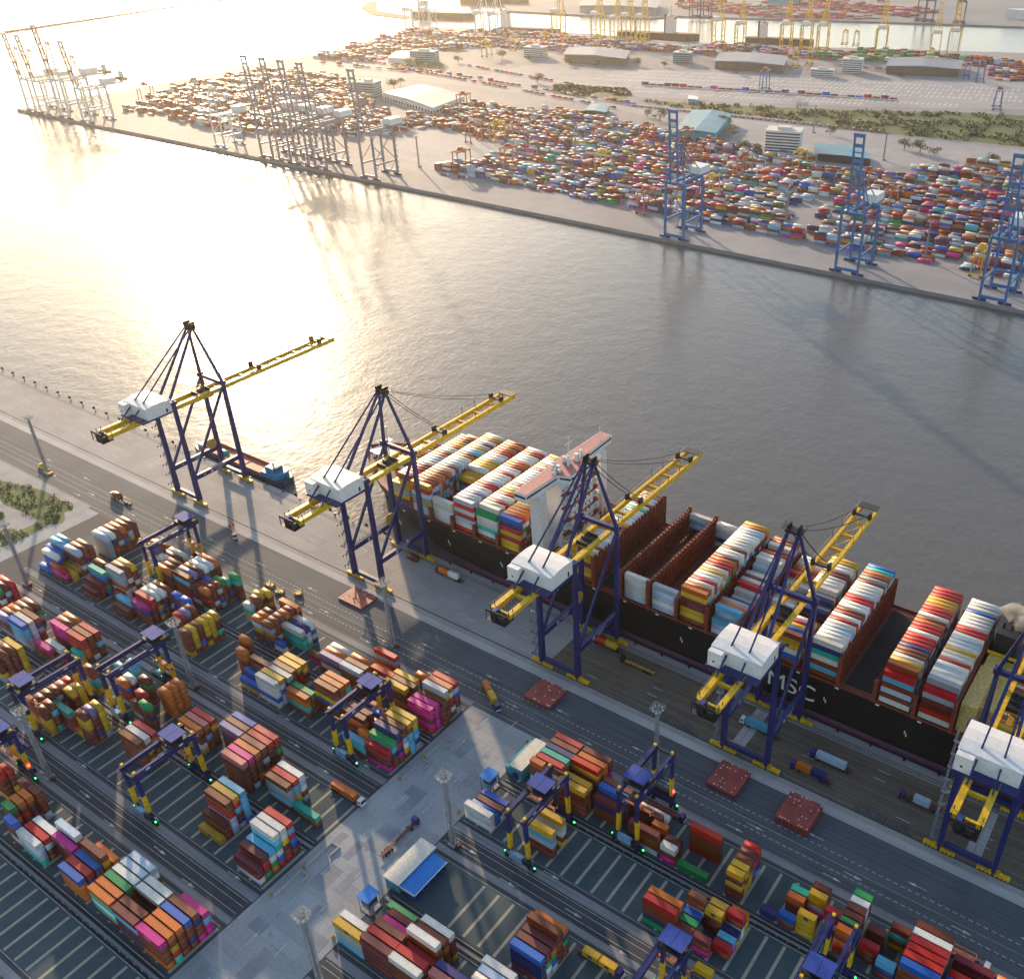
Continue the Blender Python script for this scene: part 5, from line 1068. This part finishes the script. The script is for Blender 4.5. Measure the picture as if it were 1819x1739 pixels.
# ------------------------------------------------------------------ cranes of the far berths
FAR = {}
def far_crane(label, x, y, rz, colour, hb=118.0, legh=53.0, band=None, sc=1.0, boom=True, group=None):
    'waterside legs at local y=0, land on the +y side, boom raised on the -y side'
    key = (colour, band, boom)
    if key in FAR: 
        r = copy_tree(FAR[key], label, (x, y, 0), rz, group=group); r.scale = (sc,)*3; return r
    r = thing('far_quay_crane', label, 'crane', (x, y, 0), rz, group); r.scale = (sc,)*3; FAR[key] = r
    for sx in (-1, 1):
        for yy in (0, 34):
            MB().beam((sx*10.5, yy, 1.5), (sx*10.5, yy, legh), 1.9, 2.2).build('leg', colour, r)
            b = MB()
            for d in (-3, 3): b.box(sx*10.5+d-2.6, sx*10.5+d+2.6, yy-.9, yy+.9, .2, 2.0)
            b.build('bogie', 'navy' if colour == 'crane_blue' else 'black', r)
        b = MB().beam((sx*10.5, 0, 17), (sx*10.5, 34, 17), 1.3, 1.9); b.beam((sx*10.5, 0, legh-2), (sx*10.5, 34, legh-2), 1.3, 2.0); b.build('portal_beam', colour, r)
        b = MB().beam((sx*10.5, 34, 18), (sx*10.5, 17, 35), .8); b.beam((sx*10.5, 17, 35), (sx*10.5, 34, legh-3), .8); b.beam((sx*10.5, 34, 18), (sx*10.5, 20, 3), .6); b.beam((sx*10.5, 0, 20), (sx*10.5, 17, 35), .6); b.build('diagonal_brace', colour, r)
        MB().beam((sx*4.2, -3, legh), (sx*4.2, 62, legh), 1.4, 2.4).build('main_girder', colour, r)
        b = MB().beam((sx*10, 0, legh), (sx*2.5, 3, 88), 1.2); b.build('frame_leg', colour, r); MB().beam((sx*2.5, 3, 88), (sx*4.2, 44, legh+1.5), .7).build('backstay', colour, r)
        MB().beam((sx*2.5, 3, 88), (sx*4.2, 24, legh+1.5), .6).build('frame_brace', colour, r)
    b = MB()
    for yy in (0, 34): b.box(-10.5, 10.5, yy-1, yy+1, 2.2, 4.8); b.box(-10.5, 10.5, yy-1, yy+1, legh-1.6, legh+1.0)
    b.box(-3.4, 3.4, 2, 4.4, 87, 89); b.build('sill_beam', colour, r)
    MB().box(-6.5, 6.5, 36, 55, legh+1.6, legh+8.2).build('machinery_house', 'white', r)
    b = MB(); z = 3; k = 0
    while z < legh-3: b.beam((12.5, 33 if k % 2 else 36, z), (12.5, 36 if k % 2 else 33, z+3), .9, .12); z += 3; k += 1
    b.build('stair_tower', 'stair', r)
    if boom:
        n = 10; top = hb
        for k in range(n):
            f0, f1 = k/n, (k+1)/n; b = MB()
            for sx in (-1, 1): b.beam((sx*4.0, -3-f0*5, legh+f0*(top-legh)), (sx*4.0, -3-f1*5, legh+f1*(top-legh)), 1.4, 1.9)
            b.box(-4.0, 4.0, -3.5-f1*5, -2.8-f1*5, legh+f1*(top-legh)-.5, legh+f1*(top-legh)+.5)
            if k in (3, 6, 8): b.box(-4.0, 4.0, -4.0-f1*5, -2.3-f1*5, legh+f1*(top-legh)-2.2, legh+f1*(top-legh)-.5)
            b.build('boom_section', band if (band and k % 2) else colour, r)
        b = MB()
        for sx in (-1, 1): b.beam((sx*2.5, 3, 88), (sx*4.0, -5.5, legh+.52*(top-legh)), .4); b.beam((sx*2.5, 3, 88), (sx*4.0, -6.6, legh+.8*(top-legh)), .35)
        b.build('forestay', colour, r); MB().box(-4.8, 4.8, -9.6, -6.8, hb-.6, hb+2.4).build('boom_tip', colour, r)
    return r
GB = 'blue quay cranes with raised booms across the water'
for x, lb in ((-474, 'blue quay crane across the water standing farthest from the picture edge'), (-295.5, 'middle blue quay crane across the water, boom raised, bare apron beside it'), (-167, 'blue quay crane across the water nearest the picture edge beside a yellow yard crane')):
    far_crane(lb, x, 807.5, 0, 'crane_blue', group=GB)
for i, x in enumerate((-1066, -1033, -1001, -969, -886)):
    far_crane(['first', 'second', 'third', 'fourth', 'fifth'][i]+' grey-violet quay crane with raised boom, counted from the open sea'+(', standing apart' if i == 4 else ''), x, 805, 0, 'crane_grey', group='grey quay cranes across the water')
for i, (x, hb) in enumerate(((-1600, 105), (-1566, 105), (-1512, 122), (-1457, 105))):
    far_crane(['first', 'second', 'third', 'fourth'][i]+' white quay crane with red-banded boom at the far quay tip', x, 806, 0, 'crane_white', 106 if hb < 110 else 121, 46, 'crane_red', sc=1.0 if hb < 110 else 1.15, group='white quay cranes with banded booms')
far_crane('white quay crane without raised boom beside the grey cranes', -1167, 812, 0, 'crane_white', 60, 46, None, .85, boom=False)
az = R_(16.5)
for i, (u_, v_) in enumerate(((1003, 60), (1072, 66), (1103, 67), (1125, 69), (1150, 71), (1283, 76), (1321, 78), (1402, 84), (1437, 86), (1466, 87), (1568, 93), (1663, 96), (1694, 98))):
    x, y = at(u_, v_); far_crane(ORD[i]+' yellow quay crane along the distant channel, counted from the open sea', x, y-12, az+PI, 'yellow', 116, 50, None, .98 if i not in (2, 6, 11) else .86, group='yellow quay cranes on the distant channel')
for i, (u_, v_) in enumerate(((745, 52), (775, 52), (868, 58), (893, 60))):
    x, y = at(u_, v_); far_crane(ORD[i]+' small white quay crane by the moored ships on the distant channel', x, y-10, az+PI, 'crane_white', 60, 46, None, .95, boom=False, group='small white quay cranes on the distant channel')
for i, (u_, v_) in enumerate(((1228, 34), (1248, 35), (1632, 40), (1646, 41), (1701, 44))):
    x, y = at(u_, v_); far_crane(ORD[i]+' dark blue quay crane on the farthest shore, top of the picture', x, y+10, az, 'navy', 112, 50, None, 1.0, group='dark blue quay cranes on the farthest shore')
def far_rtg(label, x, y, colour, rz=0, sc=1.0, group=None):
    if (colour, 'rtg') in FAR: r = copy_tree(FAR[(colour, 'rtg')], label, (x, y, 0), rz, group=group); r.scale = (sc,)*3; return r
    r = thing('far_yard_crane', label, 'crane', (x, y, 0), rz, group); r.scale = (sc,)*3; FAR[(colour, 'rtg')] = r
    for sy in (-1, 1):
        for sx in (-1, 1):
            MB().beam((sx*4.6, sy*11.5, 1.6), (sx*3.6, sy*11.5, 22), 1.0, 1.1).build('leg', colour, r)
            MB().tube((sx*4.8-.6, sy*11.5-.5, .7), (sx*4.8-.6, sy*11.5+.5, .7), .7, 8).tube((sx*4.8+.9, sy*11.5-.5, .7), (sx*4.8+.9, sy*11.5+.5, .7), .7, 8).build('wheel', 'rubber', r)
        MB().box(-6, 6, sy*11.5-.5, sy*11.5+.5, 1.3, 2.4).build('sill_beam', colour, r)
    for sx in (-1, 1): MB().box(sx*3.6-.6, sx*3.6+.6, -13, 13, 22, 23.8).build('girder', colour, r)
    MB().box(-4, 4, -3, 3, 23.8, 25).box(-3, 2, -2, 2, 25, 27).box(-1, 1, 3, 5, 20, 22).build('trolley', colour if colour == 'yellow' else 'crane_red', r)
    return r
for i, (u_, v_, c) in enumerate(((885, 250, 'yellow'), (1072, 306, 'yellow'), (1419, 304, 'yellow'), (1738, 486, 'yellow'), (1262, 352, 'yellow'), (842, 252, 'orange'), (918, 252, 'orange'), (822, 303, 'orange'), (905, 296, 'orange'), (825, 196, 'orange'), (1066, 256, 'orange'), (1148, 254, 'orange'), (1218, 262, 'orange'), (1258, 281, 'orange'), (1232, 296, 'orange'), (1148, 377, 'orange'), (1322, 312, 'orange'), (1540, 340, 'orange'), (1578, 375, 'orange'), (604, 196, 'orange'), (480, 190, 'orange'), (330, 196, 'orange'), (262, 178, 'orange'), (530, 148, 'orange'), (650, 200, 'orange'))):
    x, y = at(u_, v_); k = i if c == 'yellow' else i-5
    far_rtg(f'{ORD[k]} {c if c == "yellow" else "salmon-orange"} yard gantry of the far terminal, '+('listed from the bare paving to the quay' if c == 'yellow' else 'numbered from the bare paving outward'), x, y, c, group=f'{c} yard gantries of the far terminal')
for i, (u_, v_, c) in enumerate(((865, 100, 'yellow'), (915, 90, 'yellow'), (968, 84, 'yellow'), (1008, 92, 'yellow'), (1062, 90, 'yellow'), (1138, 84, 'yellow'), (1437, 116, 'yellow'), (1412, 120, 'yellow'), (1652, 116, 'yellow'), (1500, 80, 'yellow'), (1520, 82, 'yellow'))):
    x, y = at(u_, v_); far_rtg(ORD[i]+' small yellow yard gantry among the distant red container rows, from the sea side', x, y, c, az, 1.15, 'small yellow yard gantries far away')
for (u_, v_, lb, s_) in ((1357, 162, 'blue rail gantry crane straddling the long container train', 1.35), (1770, 194, 'blue rail gantry crane on the pale striped paving', 1.2), (1740, 145, 'blue gantry crane beside the last distant grey-roofed warehouse', 1.3), (1716, 140, 'second blue gantry crane beside the last distant grey-roofed warehouse', 1.0)):
    x, y = at(u_, v_); far_rtg(lb, x, y, 'crane_blue', az, s_)

# ------------------------------------------------------------------ far buildings
def shed(name, label, px, h, roof, wall, rise=2.0, windows=True):
    P = [at(*p) for p in px]; cx = sum(p[0] for p in P)/4; cy = sum(p[1] for p in P)/4
    r = thing(name, label, 'building', (cx, cy, 0)); Q = [(x-cx, y-cy) for x, y in P]
    w_ = MB().poly(Q, 0, h).build('wall', wall, r)
    o_ = [(x*1.04, y*1.04) for x, y in Q]; m0 = ((o_[0][0]+o_[3][0])/2, (o_[0][1]+o_[3][1])/2); m1 = ((o_[1][0]+o_[2][0])/2, (o_[1][1]+o_[2][1])/2)
    v = [(x, y, h) for x, y in o_]+[(*m0, h+rise), (*m1, h+rise)]
    MB().add(v, [(0, 1, 5, 4), (2, 3, 4, 5), (3, 0, 4), (1, 2, 5), (3, 2, 1, 0)]).build('roof', roof, r)
    if windows:
        b = MB()
        for k in range(4):
            a, c = Vector(Q[k]), Vector(Q[(k+1) % 4]); n = int((c-a).length/9); d = (c-a).normalized() if n else None
            for j in range(n):
                p = a+d*(j*9+3); q = p+d*4.5; nrm = Vector((d.y, -d.x))
                if nrm.dot(p) < 0: nrm = -nrm
                p, q = p+nrm*.1, q+nrm*.1; b.add([(p.x, p.y, 1), (q.x, q.y, 1), (q.x, q.y, min(h-1, 5)), (p.x, p.y, min(h-1, 5))], [(0, 1, 2, 3), (3, 2, 1, 0)])
        if b.v: b.build('bay_door', 'glass', w_)
    return r
shed('warehouse', 'white warehouse with dark solar roof behind the grey cranes', ((682, 178), (748, 163), (826, 184), (770, 205)), 11, 'roofgrey', 'white')
shed('warehouse', 'large warehouse with bright teal roof in the far yard', ((1196, 252), (1230, 213), (1298, 220), (1270, 254)), 13, 'tealroof', 'teal', 3)
shed('canopy', 'open teal-roofed canopy sheltering lorries on the far truck park', ((1452, 286), (1446, 268), (1530, 276), (1545, 296)), 9, 'tealroof', 'glass', 1.0, False)
shed('canopy', 'small teal-roofed canopy at the end of the wagon rows', ((1040, 206), (1050, 194), (1082, 198), (1076, 210)), 8, 'tealroof', 'glass', 1.0, False)
shed('warehouse', 'distant grey-roofed warehouse left of the greenery, farthest from the edge', ((1003, 111), (1012, 97), (1118, 104), (1110, 119)), 14, 'roofgrey', 'stone', 3, False)
shed('warehouse', 'distant grey-roofed warehouse in the middle of the red rows', ((1270, 123), (1280, 108), (1397, 114), (1390, 131)), 14, 'roofgrey', 'stone', 3, False)
shed('warehouse', 'distant grey-roofed warehouse in front of the green containers', ((1573, 132), (1582, 117), (1706, 122), (1702, 138)), 14, 'roofgrey', 'stone', 3, False)
shed('customs_hall', 'pale low hall with cream roof beside the distant mint office', ((690, 112), (705, 100), (740, 100), (738, 116)), 9, 'cream', 'white', 1, False)
shed('warehouse', 'long grey warehouse on the farthest shore, above the white channel', ((1030, 22), (1040, 8), (1170, 12), (1165, 26)), 16, 'roofgrey', 'grey', 3, False)
shed('warehouse', 'teal-roofed shed on the farthest shore at the picture top', ((1362, 10), (1368, 1), (1420, 2), (1418, 12)), 16, 'tealroof', 'teal', 2, False)
shed('ferry_shed', 'small blue-white shed near the striped rail paving', ((1222, 182), (1223, 176), (1240, 178), (1239, 184)), 5, 'white', 'ltblue', .6, False)
def block(label, u_, v_, wx, wy, floors, wallm, rz):
    x, y = at(u_, v_); r = thing('office_block', label, 'building', (x, y, 0), rz); h = floors*3.6+1
    w_ = MB().box(-wx/2, wx/2, -wy/2, wy/2, 0, h).build('wall', wallm, r); MB().box(-wx/2-.8, wx/2+.8, -wy/2-.8, wy/2+.8, h, h+.8).box(-wx/5, wx/5, -wy/5, wy/5, h+.8, h+4).build('roof', 'cream', r)
    for k in range(floors):
        z = 1.2+k*3.6; MB().box(-wx/2-.05, wx/2+.05, -wy/2-.06, wy/2+.06, z, z+1.7).build('window_band', 'glass', w_); MB().box(-wx/2-1, wx/2+1, -wy/2-1, wy/2+1, z+2.0, z+2.3).build('balcony', 'white', w_)
block('white many-floored office block beside the teal canopy', 1391, 268, 44, 30, 7, 'white', az); block('mint green office stack of floors beside the solar roof warehouse', 658, 172, 30, 26, 6, 'teal', az)
block('distant mint office with white floors among trees', 755, 110, 50, 24, 5, 'teal', az); block('distant white office left of the grey warehouse', 952, 102, 40, 26, 5, 'white', az); block('distant mint office right of the trees, white floors', 1213, 112, 34, 26, 5, 'teal', az); block('distant white office in front of the green containers', 1513, 128, 36, 26, 6, 'white', az); block('distant low white office at the striped paving edge', 1460, 136, 40, 16, 3, 'white', az)
# ------------------------------------------------------------------ far ships
def far_ship(label, u_, v_, ln, wd, h, rz, hm, house=0.8, hh=18, cargo='hatch'):
    x, y = at(u_, v_, -3.5); r = thing('ship', label, 'ship', (x, y, -3.5), rz)
    MB().poly([(-ln/2, -wd/2), (ln/2-wd, -wd/2), (ln/2, 0), (ln/2-wd, wd/2), (-ln/2, wd/2)], -1, h).build('hull', hm, r)
    d = MB().poly([(-ln/2+1, -wd/2+.5), (ln/2-wd, -wd/2+.5), (ln/2-1, 0), (ln/2-wd, wd/2-.5), (-ln/2+1, wd/2-.5)], h+.02).build('deck', cargo, r)
    hx = -ln/2+ln*(1-house); w_ = MB().box(hx-ln*.05, hx+ln*.05, -wd*.42, wd*.42, h, h+hh).box(hx-ln*.03, hx+ln*.04, -wd*.5, wd*.5, h+hh*.8, h+hh).build('deckhouse', 'white', r)
    MB().box(hx+ln*.05, hx+ln*.052, -wd*.4, wd*.4, h+hh*.84, h+hh*.94).build('window', 'glass', w_); MB().tube((hx-ln*.07, 0, h), (hx-ln*.07, 0, h+hh*1.1), wd*.12, 8).tube((hx, 0, h+hh), (hx, 0, h+hh*1.6), .4, 6).build('funnel', 'black', r)
far_ship('small dark tug on the bright water behind the white cranes', 187, 128, 34, 10, 3.5, .1, 'hull', .55, 8); far_ship('second small tug nearest the far quay tip', 216, 140, 32, 10, 3.5, .15, 'hull', .5, 8)
far_ship('dark cargo ship moored behind the small white cranes', 790, 33, 170, 28, 14, az, 'hull', .85, 24, 'deck'); far_ship('dark-hulled ship cut by the top edge of the picture', 880, 8, 210, 34, 16, az, 'hull', .8, 26, 'deck')
far_ship('ship with white deckhouse and blue funnel beyond the containers', 942, 60, 150, 26, 12, az, 'navy', .9, 34, 'deck'); far_ship('dark container ship moored behind the yellow distant cranes', 1170, 70, 190, 30, 14, az, 'hull', .35, 34, 'deck')
far_ship('white and teal car carrier at the upper corner of the channel', 1845, 38, 170, 32, 26, az+PI, 'crane_white', .5, 6, 'white'); far_ship('ship with white deckhouse between the distant yellow cranes', 1385, 78, 150, 26, 11, az, 'hull', .75, 30, 'deck')
# ------------------------------------------------------------------ vegetation
def leaf_cloud(b, c, r, n, size, q):
    for _ in range(n):
        while True:
            p = Vector((q.uniform(-1, 1), q.uniform(-1, 1), q.uniform(-1, 1)))
            if .25 < p.length < 1: break
        p = Vector((c[0]+p.x*r[0], c[1]+p.y*r[1], c[2]+p.z*r[2])); a = Vector((q.gauss(0, 1), q.gauss(0, 1), q.gauss(0, 1)+.6)).normalized(); t = a.orthogonal().normalized(); s = a.cross(t); k = size*q.uniform(.5, 1.2)
        b.add([tuple(p+t*k), tuple(p+s*k*.7), tuple(p-t*k), tuple(p-s*k*.7)], [(0, 1, 2, 3)])
q = random.Random(21)
def make_tree(label, x, y, h, wd, lm='leaf', grp=None):
    r = thing('tree', label, 'tree', (x, y, 0), 0, grp); tb = MB().tube((0, 0, 0), (.1, .1, h*.45), h*.035, 7, r2=h*.022)
    for k in range(5):
        a = k*1.3; tb.tube((.1, .1, h*.35), (math.cos(a)*wd*.5, math.sin(a)*wd*.5, h*.7), h*.015, 5, r2=h*.006)
    tb.build('trunk', 'bark', r); b = MB()
    for k in range(9): leaf_cloud(b, (q.uniform(-.55, .55)*wd, q.uniform(-.55, .55)*wd, h*q.uniform(.45, .9)), (wd*.42, wd*.42, h*.18), 70, h*.05, q)
    b.build('crown', lm, r); return r
TR = [make_tree('broad green tree beside the distant mint office', *at(742, 118), 15, 12, grp='trees on the far shore'), make_tree('dry olive tree beside the solar roof warehouse', *at(712, 152), 12, 10, 'leaf2', 'trees on the far shore')]
for i, (u_, v_, lb) in enumerate(((728, 120, 'green tree left of the mint office trees'), (762, 122, 'green tree in the middle of the mint office trees'), (781, 122, 'green tree at the dark end of the mint office trees'), (815, 112, 'tree alone between mint office and yellow gantry'), (893, 105, 'round tree in front of the distant red containers'), (940, 108, 'tree below the distant white office'), (1012, 117, 'tree at the near corner of the first grey warehouse'), (1060, 120, 'tree in front of the first grey warehouse'), (1130, 118, 'tree between first and second grey warehouses'), (1180, 120, 'tree at the mint office of the middle rows'), (1310, 132, 'tree in front of the second grey warehouse'), (1600, 140, 'tree in front of the green container warehouse'), (1288, 226, 'tree beside the large teal roof'), (1300, 244, 'tree at the near corner of the teal warehouse'), (1318, 270, 'tree left of the white office block'), (1338, 276, 'tree at the foot of the white office block'), (1172, 214, 'tree beyond the blue crane boom'), (1150, 208, 'tree at the yard fence beyond the blue crane'), (1606, 266, 'tree on the far truck park island'), (1634, 272, 'second tree on the far truck park island'), (1660, 278, 'third tree on the far truck park island'), (1765, 292, 'wide tree by the right end of the truck park'), (700, 158, 'olive tree behind the solar roof warehouse'), (720, 226, 'tree beside the cream container stack'), (955, 148, 'lone tree on the far turf strip'), (1475, 240, 'tree on the road verge behind the office block'))):
    x, y = at(u_, v_); c = copy_tree(TR[i % 7 == 6], lb, (x, y, 0), i*.7, group='trees on the far shore'); s_ = .7+.5*q.random(); c.scale = (s_*1.2, s_*1.2, s_)
# low scrub over the turf, near and far
b = MB()
def inside2(poly, u, v):
    c = False
    for i in range(len(poly)):
        (xa, ya), (xb, yb) = poly[i], poly[i-1]
        if (ya > v) != (yb > v) and u < (xb-xa)*(v-ya)/(yb-ya)+xa: c = not c
    return c
for t in TURF:
    xs = [p[0] for p in t]; ys = [p[1] for p in t]
    if max(xs) < -610: continue
    n = int((max(xs)-min(xs))*(max(ys)-min(ys))*.16)
    for _ in range(n):
        x, y = q.uniform(min(xs), max(xs)), q.uniform(min(ys), max(ys))
        if not inside2(t, x, y): continue
        k = .5+.5*math.sin(x*.21)*math.sin(y*.33+x*.05)
        if k < .3: continue
        h = .5+k*1.7*q.uniform(.5, 1.2); leaf_cloud(b, (x, y, h*.5), (h*1.1, h*1.1, h*.6), 16, .38, q)
o = b.build('scrub', 'leaf'); o['kind'] = 'stuff'; tag(o, 'low green scrub growing over the turf beside the quay road', 'scrub')
b = MB()
for P in ([at(1130, 178), at(1219, 184), at(1500, 196), at(1819, 206), at(1819, 262), at(1560, 236), at(1400, 213), at(1191, 191)], [at(985, 153), at(1112, 160), at(1119, 170), at(985, 168)]):
    xs = [p[0] for p in P]; ys = [p[1] for p in P]
    for _ in range(1500):
        x, y = q.uniform(min(xs), max(xs)), q.uniform(min(ys), max(ys))
        if inside2(P, x, y) and math.sin(x*.05)*math.sin(y*.07) > -.35: leaf_cloud(b, (x, y, 1.4), (5, 5, 2.4), 12, 1.8, q)
o = b.build('far_scrub', 'leaf'); o['kind'] = 'stuff'; tag(o, 'rough green scrub along the far road and rail strip', 'scrub')

# far lorries on the terminal roads
lt = None
for i in range(46):
    t = i/45; u_ = 1130+t*680 if i < 30 else rnd.uniform(760, 1300); v_ = (190+t*72) if i < 30 else 0
    if i >= 30: v_ = 300+(u_-760)*.17+rnd.uniform(0, 8)
    x, y = at(u_, v_)
    lb = f'{ordn(i)} small lorry on the road along the far turf, from the sea side' if i < 30 else f'{ordn(i-30)} lorry on the far quay road below the container yard, in build order from the bare paving'
    if i >= 30: lb = f'{ordn(i-30)} skeletal lorry waiting on the far apron edge of the yard'
    if lt is None:
        lt = thing('lorry', lb, 'lorry', (x, y, 0), .3, 'lorries of the far terminals'); MB().box(-6, 5, -1.2, 1.2, 1.0, 1.4).build('chassis', 'deck', lt); MB().box(5.2, 7.4, -1.2, 1.2, .6, 3.3).build('cab', 'white', lt); MB().box(-6, 4, -1.2, 1.2, 1.4, 2.2).build('flatbed', 'lash', lt)
        for xx in (-5, -3.6, 3.4, 6.3): MB().tube((xx, -1.2, .5), (xx, 1.2, .5), .5, 8).build('wheel', 'rubber', lt)
    else: copy_tree(lt, lb, (x, y, 0), .3 if i < 30 else rnd.uniform(-.1, .1), group='lorries of the far terminals')

build_rest = build_containers(); mass(build_rest)
# ------------------------------------------------------------------ air
hz, nt, pb = nodes('haze_air'); nt.nodes.remove(pb)
vs = nt.nodes.new('ShaderNodeVolumePrincipled'); vs.inputs['Color'].default_value = (1.0, .93, .84, 1); vs.inputs['Density'].default_value = HAZE; vs.inputs['Anisotropy'].default_value = .72
L(nt, vs.outputs[0], nt.nodes['Material Output'].inputs['Volume']); M['haze_air'] = hz
o = MB().box(-5200, 1600, -400, 7000, -10.5, 297).build('haze', 'haze_air'); o['kind'] = 'stuff'; tag(o, 'warm haze hanging over the harbour', 'haze')
